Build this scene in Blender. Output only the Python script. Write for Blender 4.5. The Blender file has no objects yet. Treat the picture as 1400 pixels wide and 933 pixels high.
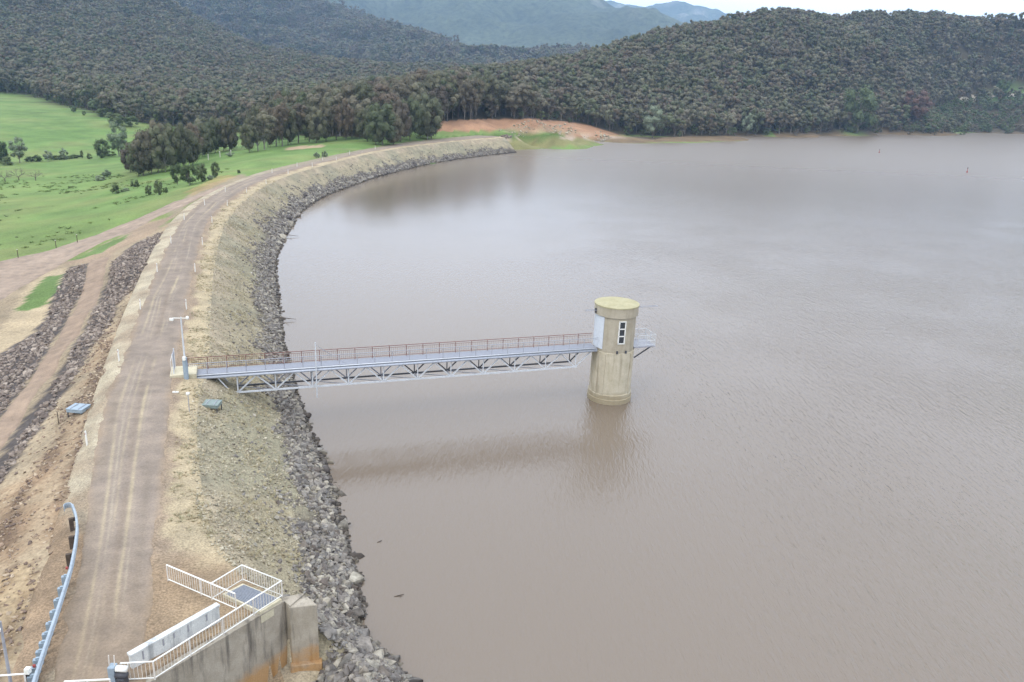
import bpy, bmesh, math, random
import numpy as np
from mathutils import Matrix, Vector
R_ = math.radians
random.seed(7); rng = np.random.default_rng(11)
SC = bpy.context.scene
C = SC.collection

# ------------------------------------------------------------------ camera
F, TH, PH, H = 1089.0, R_(18.5), R_(2.6), 30.0        # focal length in photo pixels, pitch, roll, height over water
_r0 = np.array([1, 0, 0.]); _u0 = np.array([0, math.sin(TH), math.cos(TH)]); FW = np.array([0, math.cos(TH), -math.sin(TH)])
RV = math.cos(PH) * _r0 + math.sin(PH) * _u0
UV = -math.sin(PH) * _r0 + math.cos(PH) * _u0
cam_d = bpy.data.cameras.new('camera'); cam = bpy.data.objects.new('camera', cam_d); C.objects.link(cam)
cam_d.sensor_width = 36.0; cam_d.lens = F / 1400 * 36; cam_d.clip_start = 0.5; cam_d.clip_end = 30000
cam.matrix_world = Matrix([[RV[0], UV[0], -FW[0], 0], [RV[1], UV[1], -FW[1], 0], [RV[2], UV[2], -FW[2], H], [0, 0, 0, 1]])
SC.camera = cam

# ------------------------------------------------------------------ sky, sun, exposure
SUN_EL, SUN_AZ = R_(52), R_(215)                      # azimuth clockwise from +Y: behind the camera, to its left
w = bpy.data.worlds.new('World'); SC.world = w; w.use_nodes = True
nt = w.node_tree; nt.nodes.clear()
def wn(t, **k):
    n = nt.nodes.new(t)
    for a, b in k.items(): setattr(n, a, b)
    return n
out = wn('ShaderNodeOutputWorld'); bg = wn('ShaderNodeBackground')
sky = wn('ShaderNodeTexSky', sky_type='NISHITA', sun_disc=False, sun_elevation=SUN_EL, sun_rotation=SUN_AZ, altitude=300, air_density=1.0, dust_density=3.0, ozone_density=1.0)
hs = wn('ShaderNodeHueSaturation'); hs.inputs['Saturation'].default_value = 0.35
tc = wn('ShaderNodeTexCoord'); mp = wn('ShaderNodeMapping'); mp.inputs['Scale'].default_value = (1.0, 1.0, 3.0)
nz = wn('ShaderNodeTexNoise'); nz.inputs['Scale'].default_value = 2.2; nz.inputs['Detail'].default_value = 6
cr = wn('ShaderNodeValToRGB'); cr.color_ramp.elements[0].position = .3; cr.color_ramp.elements[1].position = .75
cr.color_ramp.elements[0].color = (20.4, 22.2, 25.4, 1); cr.color_ramp.elements[1].color = (24.8, 26.4, 29.0, 1)
mx = wn('ShaderNodeMix', data_type='RGBA'); mx.inputs[0].default_value = 0.82
nt.links.new(sky.outputs[0], hs.inputs['Color']); nt.links.new(tc.outputs['Generated'], mp.inputs[0]); nt.links.new(mp.outputs[0], nz.inputs['Vector'])
# overcast: the cloud deck brightens from the horizon to the zenith by about a third
sp = wn('ShaderNodeSeparateXYZ'); m1 = wn('ShaderNodeMath', operation='MULTIPLY_ADD', use_clamp=False); m0 = wn('ShaderNodeMath', operation='MAXIMUM'); m0.inputs[1].default_value = 0.0
m1.inputs[1].default_value = .28; m1.inputs[2].default_value = .78
vm = wn('ShaderNodeVectorMath', operation='SCALE')
nt.links.new(tc.outputs['Generated'], sp.inputs[0]); nt.links.new(sp.outputs[2], m0.inputs[0]); nt.links.new(m0.outputs[0], m1.inputs[0])
nt.links.new(nz.outputs['Fac'], cr.inputs[0]); nt.links.new(hs.outputs[0], mx.inputs[6]); nt.links.new(cr.outputs[0], vm.inputs[0]); nt.links.new(m1.outputs[0], vm.inputs['Scale']); nt.links.new(vm.outputs[0], mx.inputs[7])
nt.links.new(mx.outputs[2], bg.inputs[0]); nt.links.new(bg.outputs[0], out.inputs[0])
bg.inputs[1].default_value = 0.10
sd = bpy.data.lights.new('sun', 'SUN'); sun = bpy.data.objects.new('sun', sd); C.objects.link(sun)
sd.energy = 1.0; sd.angle = R_(25); sd.color = (1.0, 0.95, 0.87)
_sv = Vector((math.sin(SUN_AZ) * math.cos(SUN_EL), math.cos(SUN_AZ) * math.cos(SUN_EL), math.sin(SUN_EL)))
sun.rotation_euler = _sv.to_track_quat('Z', 'Y').to_euler(); sun.location = (0, 0, 200)
vs = SC.view_settings; vs.view_transform = 'Standard'; vs.look = 'None'; vs.exposure = 0.0; vs.gamma = 1.0; vs.use_curve_mapping = False
SC.cycles.max_bounces = 6; SC.cycles.diffuse_bounces = 2; SC.cycles.glossy_bounces = 3; SC.cycles.transmission_bounces = 2
SC.cycles.volume_bounces = 2; SC.cycles.use_denoising = True; SC.cycles.caustics_reflective = False; SC.cycles.caustics_refractive = False
HAZE_DENSITY = 0.00012

# ------------------------------------------------------------------ pixel and noise helpers
O = np.array([0, 0, H])
def ray(x, y): return FW + RV * (x - 700) / F - UV * (y - 466.5) / F
def atz(x, y, z):
    d = ray(x, y); return O + d * ((z - H) / d[2])
def atd(x, y, D):
    d = ray(x, y); return O + d * (D / math.hypot(d[0], d[1]))
def project(P):
    v = np.asarray(P, float) - O; dep = v @ FW
    s = np.where(np.abs(dep) < 1e-6, 1e-6, dep)
    return 700 + F * (v @ RV) / s, 466.5 - F * (v @ UV) / s, dep
def _hash(ix, iy, s):
    n = (ix.astype(np.int64) * 374761393 + iy.astype(np.int64) * 668265263 + s * 974634777) & 0xffffffff
    n = ((n ^ (n >> 13)) * 1274126177) & 0xffffffff
    return ((n ^ (n >> 16)) & 0xffff) / 65535.0
def vnoise(x, y, s=0):
    x = np.asarray(x, float); y = np.asarray(y, float)
    ix = np.floor(x); iy = np.floor(y); fx = x - ix; fy = y - iy
    fx = fx * fx * (3 - 2 * fx); fy = fy * fy * (3 - 2 * fy)
    a = _hash(ix, iy, s); b = _hash(ix + 1, iy, s); c = _hash(ix, iy + 1, s); d = _hash(ix + 1, iy + 1, s)
    return a + (b - a) * fx + (c - a) * fy + (a - b - c + d) * fx * fy
def fbm(x, y, sc, o=4, s=0):
    r = 0; a = 1; t = 0; f = 1.0 / sc
    for i in range(o):
        r = r + a * vnoise(np.asarray(x) * f + 17.3 * i, np.asarray(y) * f - 9.1 * i, s + i); t += a; a *= .5; f *= 2.03
    return r / t
def sstep(a, b, x):
    t = np.clip((np.asarray(x, float) - a) / (b - a), 0, 1); return t * t * (3 - 2 * t)
def inpoly(px, py, poly):
    px = np.asarray(px, float); py = np.asarray(py, float); r = np.zeros(px.shape, bool); n = len(poly)
    for i in range(n):
        x1, y1 = poly[i]; x2, y2 = poly[(i + 1) % n]
        if y1 == y2: continue
        c = ((y1 > py) != (y2 > py)) & (px < (x2 - x1) * (py - y1) / (y2 - y1) + x1); r ^= c
    return r
def lin(r, g, b, k=1.0):
    f = lambda c: (c / 255 / 12.92 if c / 255 <= .04045 else ((c / 255 + .055) / 1.055) ** 2.4) * k
    return np.array([f(r), f(g), f(b)])

# ------------------------------------------------------------------ materials
def material(name):
    m = bpy.data.materials.new(name); m.use_nodes = True
    nt = m.node_tree; return m, nt, nt.nodes['Principled BSDF']
def link(nt, a, b): nt.links.new(a, b)
def noise(nt, scale, detail=4, rough=.6, vec=None, dist=0):
    n = nt.nodes.new('ShaderNodeTexNoise'); n.inputs['Scale'].default_value = scale; n.inputs['Detail'].default_value = detail
    n.inputs['Roughness'].default_value = rough; n.inputs['Distortion'].default_value = dist
    if vec is not None: link(nt, vec, n.inputs['Vector'])
    return n
def ramp(nt, fac, stops):
    r = nt.nodes.new('ShaderNodeValToRGB'); e = r.color_ramp.elements
    while len(e) < len(stops): e.new(.5)
    for i, (p, c) in enumerate(stops):
        e[i].position = p; e[i].color = (*c, 1) if len(c) == 3 else c
    link(nt, fac, r.inputs[0]); return r
def mix(nt, kind, fac, a, b):
    n = nt.nodes.new('ShaderNodeMix'); n.data_type = 'RGBA'; n.blend_type = kind
    if isinstance(fac, (int, float)): n.inputs[0].default_value = fac
    else: link(nt, fac, n.inputs[0])
    for s, v in ((6, a), (7, b)):
        if isinstance(v, (tuple, list, np.ndarray)): n.inputs[s].default_value = (*v[:3], 1)
        else: link(nt, v, n.inputs[s])
    return n.outputs[2]
def position(nt, scale=(1, 1, 1), rot=(0, 0, 0)):
    g = nt.nodes.new('ShaderNodeNewGeometry'); m = nt.nodes.new('ShaderNodeMapping')
    m.inputs['Scale'].default_value = scale; m.inputs['Rotation'].default_value = rot
    link(nt, g.outputs['Position'], m.inputs[0]); return m.outputs[0]
def bump(nt, bsdf, h, strength=.5, dist=.05):
    b = nt.nodes.new('ShaderNodeBump'); b.inputs['Strength'].default_value = strength; b.inputs['Distance'].default_value = dist
    link(nt, h, b.inputs['Height']); link(nt, b.outputs[0], bsdf.inputs['Normal']); return b
def ground_material(name, s1=6.0, s2=.7, lo=.55, hi=1.35, bd=.05, rough=.95, bs=.6):
    """vertex colour for what the ground is, noise for its grain"""
    m, nt, b = material(name)
    vc = nt.nodes.new('ShaderNodeVertexColor'); vc.layer_name = 'col'
    p = position(nt)
    n1 = noise(nt, s1, 6, .7, p); n2 = noise(nt, s2, 5, .6, p)
    r1 = ramp(nt, n1.outputs['Fac'], [(.3, (lo,) * 3), (.5, (1, 1, 1)), (.72, (hi,) * 3)])
    r2 = ramp(nt, n2.outputs['Fac'], [(.3, (.8, .8, .8)), (.7, (1.18, 1.16, 1.12))])
    c = mix(nt, 'MULTIPLY', 1, vc.outputs[0], r1.outputs[0]); c = mix(nt, 'MULTIPLY', 1, c, r2.outputs[0])
    link(nt, c, b.inputs['Base Color']); b.inputs['Roughness'].default_value = rough; b.inputs['Specular IOR Level'].default_value = .15
    bump(nt, b, n1.outputs['Fac'], bs, bd); return m
def plain(name, col, rough=.6, metal=0, var=.25, sc=3.0, bd=.004, spec=.4, streak=False):
    m, nt, b = material(name)
    p = position(nt, (1, 1, .18) if streak else (1, 1, 1))
    n = noise(nt, sc, 6, .65, p); k = np.array(col)
    r = ramp(nt, n.outputs['Fac'], [(.3, tuple(k * (1 - var))), (.55, tuple(k)), (.8, tuple(np.minimum(k * (1 + var * .7), .9)))])
    link(nt, r.outputs[0], b.inputs['Base Color']); b.inputs['Roughness'].default_value = rough; b.inputs['Metallic'].default_value = metal
    b.inputs['Specular IOR Level'].default_value = spec
    n2 = noise(nt, 40, 3, .6, position(nt)); bump(nt, b, n2.outputs['Fac'], .3, bd); return m
def random_tint(name, cols, rough=.9, s=8, spec=.2, translucent=0.0, amp=.5):
    m, nt, b = material(name)
    oi = nt.nodes.new('ShaderNodeObjectInfo')
    st = [(i / (len(cols) - 1), tuple(c)) for i, c in enumerate(cols)]
    r = ramp(nt, oi.outputs['Random'], st)
    n = noise(nt, s, 4, .6, position(nt)); q = ramp(nt, n.outputs['Fac'], [(.3, (1 - amp,) * 3), (.7, (1 + amp * .8,) * 3)])
    c = mix(nt, 'MULTIPLY', 1, r.outputs[0], q.outputs[0])
    link(nt, c, b.inputs['Base Color']); b.inputs['Roughness'].default_value = rough; b.inputs['Specular IOR Level'].default_value = spec
    if translucent:
        t = nt.nodes.new('ShaderNodeBsdfTranslucent'); link(nt, c, t.inputs[0]); a = nt.nodes.new('ShaderNodeMixShader'); a.inputs[0].default_value = translucent
        link(nt, b.outputs[0], a.inputs[1]); link(nt, t.outputs[0], a.inputs[2]); link(nt, a.outputs[0], nt.nodes['Material Output'].inputs[0])
    return m
def concrete(name, c0, c1, dark, streak_amt=.6, rust=None):
    m, nt, b = material(name)
    n = noise(nt, 1.1, 8, .65, position(nt)); r = ramp(nt, n.outputs['Fac'], [(.3, tuple(c0)), (.7, tuple(c1))])
    s = noise(nt, 2.6, 5, .6, position(nt, (1, 1, .12))); q = ramp(nt, s.outputs['Fac'], [(.5, (0, 0, 0)), (.72, (streak_amt,) * 3)])
    c = mix(nt, 'MIX', q.outputs[0], r.outputs[0], dark)
    if rust is not None:
        g = nt.nodes.new('ShaderNodeSeparateXYZ'); link(nt, position(nt), g.inputs[0])
        mr = nt.nodes.new('ShaderNodeMapRange'); mr.inputs[1].default_value = rust[1]; mr.inputs[2].default_value = rust[2]; link(nt, g.outputs[2], mr.inputs[0])
        n3 = noise(nt, .55, 5, .6, position(nt))
        ad = nt.nodes.new('ShaderNodeMath'); ad.operation = 'ADD'; link(nt, mr.outputs[0], ad.inputs[0]); link(nt, n3.outputs['Fac'], ad.inputs[1])
        q3 = ramp(nt, ad.outputs[0], [(.72, (0, 0, 0)), (.95, (.75,) * 3)])
        c = mix(nt, 'MIX', q3.outputs[0], c, rust[0])
    f = noise(nt, 22, 4, .6, position(nt)); qf = ramp(nt, f.outputs['Fac'], [(.3, (.82,) * 3), (.7, (1.12,) * 3)])
    c = mix(nt, 'MULTIPLY', 1, c, qf.outputs[0])
    link(nt, c, b.inputs['Base Color']); b.inputs['Roughness'].default_value = .9; b.inputs['Specular IOR Level'].default_value = .2
    bump(nt, b, f.outputs['Fac'], .4, .01); return m

M = {}
M['terrain'] = ground_material('field_and_earth', 4.0, .12, .6, 1.35, .04)
M['dam'] = ground_material('embankment', 9.0, .6, .5, 1.5, .035)
M['road'] = ground_material('road_gravel', 9.0, .8, .8, 1.2, .015, bs=.4)
M['hillfar'] = ground_material('distant_forest', .05, .006, .35, 1.6, 14.0)
M['rock'] = random_tint('riprap_rock', [lin(86, 80, 78), lin(142, 134, 124), lin(112, 107, 102), lin(166, 158, 142), lin(100, 90, 82), lin(136, 132, 126)], .9, 3, amp=.4)
_nt = M['rock'].node_tree; _b = _nt.nodes['Principled BSDF']; _src = _b.inputs['Base Color'].links[0].from_socket
_g = _nt.nodes.new('ShaderNodeSeparateXYZ'); link(_nt, position(_nt), _g.inputs[0]); _wr = ramp(_nt, _g.outputs[2], [(.12, (.42, .40, .38)), (.42, (1, 1, 1))]); link(_nt, mix(_nt, 'MULTIPLY', 1, _src, _wr.outputs[0]), _b.inputs['Base Color'])
M['darkrock'] = random_tint('dark_rock', [lin(92, 82, 76), lin(142, 128, 116), lin(112, 100, 92), lin(164, 150, 136), lin(100, 86, 76)], .9, 3, amp=.4)
M['stone'] = random_tint('small_stone', [lin(138, 128, 110), lin(172, 160, 136), lin(148, 140, 118), lin(184, 174, 152), lin(122, 114, 98)], .9, 3, amp=.3)
M['straw'] = random_tint('dry_grass', [lin(168, 152, 122), lin(192, 178, 146), lin(158, 152, 122), lin(178, 164, 138)], .95, 3, amp=.25)
M['tussock'] = random_tint('paddock_tussock', [lin(78, 100, 44), lin(104, 118, 62), lin(92, 96, 60), lin(66, 92, 44)], .95, 3, amp=.25)
M['leaf'] = random_tint('gum_leaves', [lin(78, 80, 58), lin(108, 106, 82), lin(106, 92, 76), lin(86, 94, 66), lin(122, 116, 94), lin(92, 82, 70), lin(96, 102, 72)], .7, .35, .25, .2, .35)
M['leaf_green'] = random_tint('green_leaves', [lin(80, 94, 60), lin(102, 112, 74), lin(90, 102, 68)], .7, .5, .25, .25, .35)
M['leaf_pale'] = random_tint('pale_leaves', [lin(126, 136, 108), lin(138, 146, 122), lin(118, 130, 100)], .7, .5, .25, .25, .3)
M['leaf_rust'] = random_tint('rusty_leaves', [lin(112, 88, 76), lin(104, 80, 70)], .7, .5, .25, .25, .3)
M['bark'] = random_tint('gum_bark', [lin(84, 76, 68), lin(118, 110, 100), lin(94, 86, 78), lin(146, 140, 130), lin(88, 80, 72)], .9, 1.5, amp=.35)
M['galv'] = plain('galvanised_steel', lin(206, 208, 210), .5, .1, .15, 4)
M['galv_blue'] = plain('blue_grey_steel', lin(150, 164, 174), .5, .1, .2, 4)
M['guard'] = plain('weathered_zinc', lin(166, 176, 184), .5, .1, .2, 4)
M['deck'] = plain('grey_deck_grating', lin(142, 144, 152), .6, .1, .2, 8)
M['pipe'] = plain('grey_pipe_paint', lin(172, 176, 184), .5, .1, .15, 4)
M['darksteel'] = plain('weathered_dark_steel', lin(74, 74, 78), .6, .1, .2, 4)
M['midsteel'] = plain('grey_steel', lin(158, 158, 164), .5, .1, .2, 4)
M['rust'] = plain('rusty_railing_paint', lin(128, 88, 80), .8, .1, .3, 6)
M['white'] = plain('white_paint', lin(232, 230, 222), .5, 0, .08, 5)
M['clad'] = plain('pale_grey_cladding', lin(200, 204, 208), .6, 0, .1, 4)
M['offwhite'] = plain('weathered_white_paint', lin(214, 206, 196), .6, 0, .2, 8)
M['wood'] = plain('old_timber', lin(84, 72, 62), .9, 0, .35, 8)
M['red'] = plain('red_plastic', lin(150, 58, 52), .5, 0, .1, 5)
M['glass'] = plain('dark_window_glass', lin(30, 38, 44), .08, 0, .1, 2, 0, 1.0)
M['greenlid'] = plain('grey_green_painted_metal', lin(128, 140, 134), .6, .1, .15, 4)
M['grate'] = plain('blue_grey_grating', lin(146, 150, 158), .6, .1, .25, 10)
M['black'] = plain('black_rubber', lin(40, 38, 40), .7, 0, .2, 5)
M['roofmoss'] = concrete('mossy_roof', lin(162, 154, 120), lin(178, 170, 138), lin(140, 136, 108), .5)
M['conc'] = concrete('tower_concrete', lin(164, 154, 134), lin(182, 172, 152), lin(130, 120, 102), .5)
M['conc_low'] = concrete('shaft_concrete', lin(178, 168, 144), lin(200, 190, 168), lin(132, 120, 98), .6, (lin(146, 132, 104), 1.6, -.4))
M['conc_wall'] = concrete('wing_wall_concrete', lin(146, 136, 120), lin(176, 166, 150), lin(84, 78, 72), .85, (lin(172, 128, 74), 3.7, .1))
M['conc_pale'] = concrete('pale_concrete', lin(198, 200, 198), lin(222, 222, 216), lin(120, 122, 124), .75)
M['conc_pad'] = concrete('abutment_concrete', lin(186, 176, 148), lin(206, 196, 170), lin(150, 140, 120), .4)

# water
m, nt, b = material('muddy_water')
ps = position(nt)
sx = nt.nodes.new('ShaderNodeSeparateXYZ'); link(nt, ps, sx.inputs[0])
def mrange(v, a, b_, c, d):
    n = nt.nodes.new('ShaderNodeMapRange'); n.interpolation_type = 'SMOOTHSTEP'
    for i, q in enumerate((a, b_, c, d)): n.inputs[1 + i].default_value = q
    link(nt, v, n.inputs[0]); return n.outputs[0]
w1 = noise(nt, 1.0, 3, .55, position(nt, (3.4, .75, 1), (0, 0, R_(-42))), .4)
w2 = noise(nt, 1.0, 2, .5, position(nt, (9, 2.6, 1), (0, 0, R_(-55))), .3)
w3 = noise(nt, .06, 2, .5, ps)
def mth(op, a, b_):
    n = nt.nodes.new('ShaderNodeMath'); n.operation = op
    for i, v in enumerate((a, b_)):
        if isinstance(v, (int, float)): n.inputs[i].default_value = v
        else: link(nt, v, n.inputs[i])
    return n.outputs[0]
calm = mth('MULTIPLY', mth('MULTIPLY', mrange(sx.outputs[0], -14, 26, .3, 1.0), mrange(sx.outputs[1], 85, 230, 1.0, .4)), mrange(w3.outputs['Fac'], .3, .65, .75, 1.1))
w4 = noise(nt, 1.0, 2, .5, position(nt, (.55, .16, 1), (0, 0, R_(-48))), .3)
open_ = mrange(sx.outputs[1], 60, 260, 0.0, .35)
hgt = mth('ADD', mth('MULTIPLY', mth('ADD', w1.outputs['Fac'], mth('MULTIPLY', w2.outputs['Fac'], .35)), calm), mth('MULTIPLY', mth('MULTIPLY', w4.outputs['Fac'], open_), calm))
bump(nt, b, hgt, 1.0, .11)
b.inputs['Base Color'].default_value = (*lin(114, 101, 87), 1); b.inputs['Roughness'].default_value = .08; b.inputs['IOR'].default_value = 1.333
b.inputs['Specular IOR Level'].default_value = 1.0
link(nt, mrange(sx.outputs[1], 110, 420, .08, .34), b.inputs['Roughness'])      # wind-ruffled open water
M['water'] = m

# ------------------------------------------------------------------ object helpers
def world_loc(o):
    v = Vector((0, 0, 0))
    while o is not None: v += o.location; o = o.parent
    return v
def newobj(name, data, parent=None):
    o = bpy.data.objects.new(name, data); C.objects.link(o)
    if parent is not None: o.parent = parent
    return o
def tag(o, label=None, cat=None, group=None, kind=None):
    for k, v in (('label', label), ('category', cat), ('group', group), ('kind', kind)):
        if v: o[k] = v
    return o
def thing(name, label, cat, loc, group=None):
    o = newobj(name, None); o.location = loc; o.empty_display_size = .3; return tag(o, label, cat, group)
def mesh(name, V, Fc, mat, smooth=False, col=None):
    me = bpy.data.meshes.new(name); me.from_pydata(np.asarray(V).tolist() if isinstance(V, np.ndarray) else V, [], Fc.tolist() if isinstance(Fc, np.ndarray) else Fc)
    for x in (mat if isinstance(mat, (list, tuple)) else [mat]): me.materials.append(x)
    if smooth: me.polygons.foreach_set('use_smooth', np.ones(len(me.polygons), bool))
    if col is not None:
        a = me.color_attributes.new('col', 'FLOAT_COLOR', 'POINT'); cc = np.ones((len(V), 4), np.float32); cc[:, :3] = np.clip(col, 0, 1); a.data.foreach_set('color', cc.ravel())
    me.update(); return me
class MB:
    def __init__(s): s.v = []; s.f = []
    def add(s, V, Fc):
        n = len(s.v); s.v += [tuple(map(float, p)) for p in V]; s.f += [tuple(n + i for i in q) for q in Fc]; return s
    def beam(s, p, q, wd, ht=None, up=(0, 0, 1)):
        p = np.array(p, float); q = np.array(q, float); d = q - p; d /= np.linalg.norm(d); ht = ht or wd
        up = np.array(up, float)
        if abs(d @ up) > .98: up = np.array([1., 0, 0])
        r = np.cross(d, up); r /= np.linalg.norm(r); u = np.cross(r, d)
        V = [e + r * a * wd / 2 + u * b_ * ht / 2 for e in (p, q) for a, b_ in ((-1, -1), (1, -1), (1, 1), (-1, 1))]
        return s.add(V, [(3, 2, 1, 0), (4, 5, 6, 7), (0, 1, 5, 4), (1, 2, 6, 5), (2, 3, 7, 6), (3, 0, 4, 7)])
    def tube(s, pts, r, n=8, caps=True):
        P = [np.array(p, float) for p in pts]; rad = r if isinstance(r, (list, tuple)) else [r] * len(P); V = []; Fc = []
        for i, p in enumerate(P):
            d = P[min(i + 1, len(P) - 1)] - P[max(i - 1, 0)]; d /= np.linalg.norm(d) + 1e-9
            a = np.cross(d, (0, 0, 1) if abs(d[2]) < .9 else (1, 0, 0)); a /= np.linalg.norm(a); b_ = np.cross(d, a)
            for k in range(n):
                t = 2 * math.pi * k / n; V.append(p + (a * math.cos(t) + b_ * math.sin(t)) * rad[i])
        for i in range(len(P) - 1):
            for k in range(n): Fc.append((i * n + k, i * n + (k + 1) % n, (i + 1) * n + (k + 1) % n, (i + 1) * n + k))
        if caps: Fc += [tuple(range(n - 1, -1, -1)), tuple((len(P) - 1) * n + k for k in range(n))]
        return s.add(V, Fc)
    def prism(s, poly, z0, z1):
        n = len(poly); V = [(*p[:2], z0) for p in poly] + [(*p[:2], z1) for p in poly]
        a = sum(poly[i][0] * poly[(i + 1) % n][1] - poly[(i + 1) % n][0] * poly[i][1] for i in range(n))
        if a < 0: V = [(*p[:2], z0) for p in poly[::-1]] + [(*p[:2], z1) for p in poly[::-1]]
        return s.add(V, [tuple(range(n - 1, -1, -1)), tuple(range(n, 2 * n))] + [(i, (i + 1) % n, n + (i + 1) % n, n + i) for i in range(n)])
    def lathe(s, c, prof, n=64):
        V = []; Fc = []; k = len(prof)
        for i in range(n):
            t = 2 * math.pi * i / n
            for r, z in prof: V.append((c[0] + r * math.cos(t), c[1] + r * math.sin(t), z))
        for i in range(n):
            j = (i + 1) % n
            for a in range(k - 1): Fc.append((i * k + a, j * k + a, j * k + a + 1, i * k + a + 1))
        return s.add(V, Fc)
    def build(s, name, mat, parent=None, smooth=False, bevel=0):
        off = world_loc(parent) if parent is not None else Vector((0, 0, 0))
        me = mesh(name, [(x - off.x, y - off.y, z - off.z) for x, y, z in s.v], s.f, mat, smooth)
        o = newobj(name, me, parent)
        if bevel:
            md = o.modifiers.new('bevel', 'BEVEL'); md.width = bevel; md.segments = 2; md.limit_method = 'ANGLE'
        return o
def structure(name, V, Fc, mat, col=None, smooth=True, label=None):
    o = newobj(name, mesh(name, V, Fc, mat, smooth, col)); tag(o, label, None, None, 'structure'); return o
def grid_faces(ni, nj):
    i, j = np.meshgrid(np.arange(ni - 1), np.arange(nj - 1), indexing='ij'); a = i * nj + j
    return np.stack([a, a + nj, a + nj + 1, a + 1], -1).reshape(-1, 4)

# ------------------------------------------------------------------ the dam's feature lines
ZC, ZD = 5.6, 5.5
def lineZ(pts, z): return np.array([atz(x, y, z) for x, y in pts])
L0 = lineZ([(60, 933), (78, 880), (92, 830), (102, 780), (110, 720), (118, 660), (128, 600), (138, 558), (166, 490), (187, 430), (208, 380), (228, 335), (246, 303), (272, 278), (308, 257), (345, 242), (400, 228), (440, 219), (480, 210), (520, 202.5), (560, 196.5), (600, 192), (640, 188), (675, 185.5)], ZC)
L1 = lineZ([(205, 920), (208, 850), (212, 780), (222, 700), (228, 640), (233, 590), (238, 540), (243, 505), (258, 422), (268, 365), (278, 325), (290, 298), (312, 276), (340, 257), (400, 233), (440, 223), (480, 213.5), (520, 205), (560, 199), (600, 194.5), (640, 190.5), (680, 187.5)], ZC)
L2 = lineZ([(388, 818), (334, 788), (300, 755), (280, 700), (272, 640), (268, 590), (272, 540), (285, 500), (288, 430), (292, 372), (300, 330), (312, 302), (335, 275), (365, 254), (400, 238.5), (440, 227.5), (480, 216.5), (520, 207.7), (560, 201.5), (600, 196.5), (640, 192.5), (675, 190)], ZC - .25)
W_ = lineZ([(455, 1000), (470, 930), (496, 840), (487, 790), (466, 730), (456, 665), (432, 610), (411, 560), (401, 520), (387, 470), (380, 410), (377, 360), (394, 316), (430, 276), (490, 250), (560, 231), (640, 215), (675, 208), (700, 204)], 0.0)
D1 = lineZ([(20, 933), (45, 850), (70, 770), (95, 690), (118, 612), (150, 500), (172, 435), (196, 378), (219, 330), (240, 299), (266, 276), (304, 256), (342, 240), (398, 225), (438, 216), (478, 208), (518, 201), (558, 194), (598, 190), (640, 186)], ZC - .2)
def resample(P, n):
    d = np.r_[0, np.cumsum(np.linalg.norm(np.diff(P[:, :2], axis=0), axis=1))]; t = np.linspace(0, d[-1], n)
    return np.stack([np.interp(t, d, P[:, k]) for k in range(P.shape[1])], 1)
def smooth_line(P, it=3):
    P = P.copy()
    for _ in range(it): P[1:-1] = .25 * P[:-2] + .5 * P[1:-1] + .25 * P[2:]
    return P
cl = np.array([(-14.8, 14.), (-15.3, 18.), (-15.9, 22.)] + [((a + b_) / 2)[:2].tolist() for a, b_ in zip(resample(L0, 60), resample(L1, 60))][3:])
CL = smooth_line(resample(cl, 160), 12)
CLs = np.r_[0, np.cumsum(np.linalg.norm(np.diff(CL, axis=0), axis=1))]; CLt = np.gradient(CL, axis=0); CLt /= np.linalg.norm(CLt, axis=1)[:, None]
CLn = np.stack([CLt[:, 1], -CLt[:, 0]], 1)             # towards the water
def to_sn(P):
    P = np.atleast_2d(P)[:, :2]; out = []
    for p in P:
        i = np.argmin(((CL - p) ** 2).sum(1)); d = p - CL[i]; out.append((CLs[i] + d @ CLt[i], d @ CLn[i]))
    return np.array(out)
def offset_fn(P, ds=5.):
    sn = to_sn(P); o = np.argsort(sn[:, 0]); s, n = sn[o, 0], sn[o, 1]
    g = np.linspace(0, CLs[-1], 240); v = np.interp(g, s, n)
    k = np.array([1, 2, 3, 2, 1.]); k /= k.sum(); v = np.convolve(np.pad(v, 2, 'edge'), k, 'valid')
    return lambda q: np.interp(q, g, v)
oD1, oL0, oL1, oL2, _oW = map(offset_fn, (D1, L0, L1, L2, W_))
oW = lambda s: np.maximum(_oW(s), oL2(s) + 6.0 + 0 * s)
def at_sn(s, n):
    s = np.asarray(s, float); x = np.interp(s, CLs, CL[:, 0]); y = np.interp(s, CLs, CL[:, 1])
    nx = np.interp(s, CLs, CLn[:, 0]); ny = np.interp(s, CLs, CLn[:, 1]); l = np.hypot(nx, ny)
    return x + nx / l * n, y + ny / l * n
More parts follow.
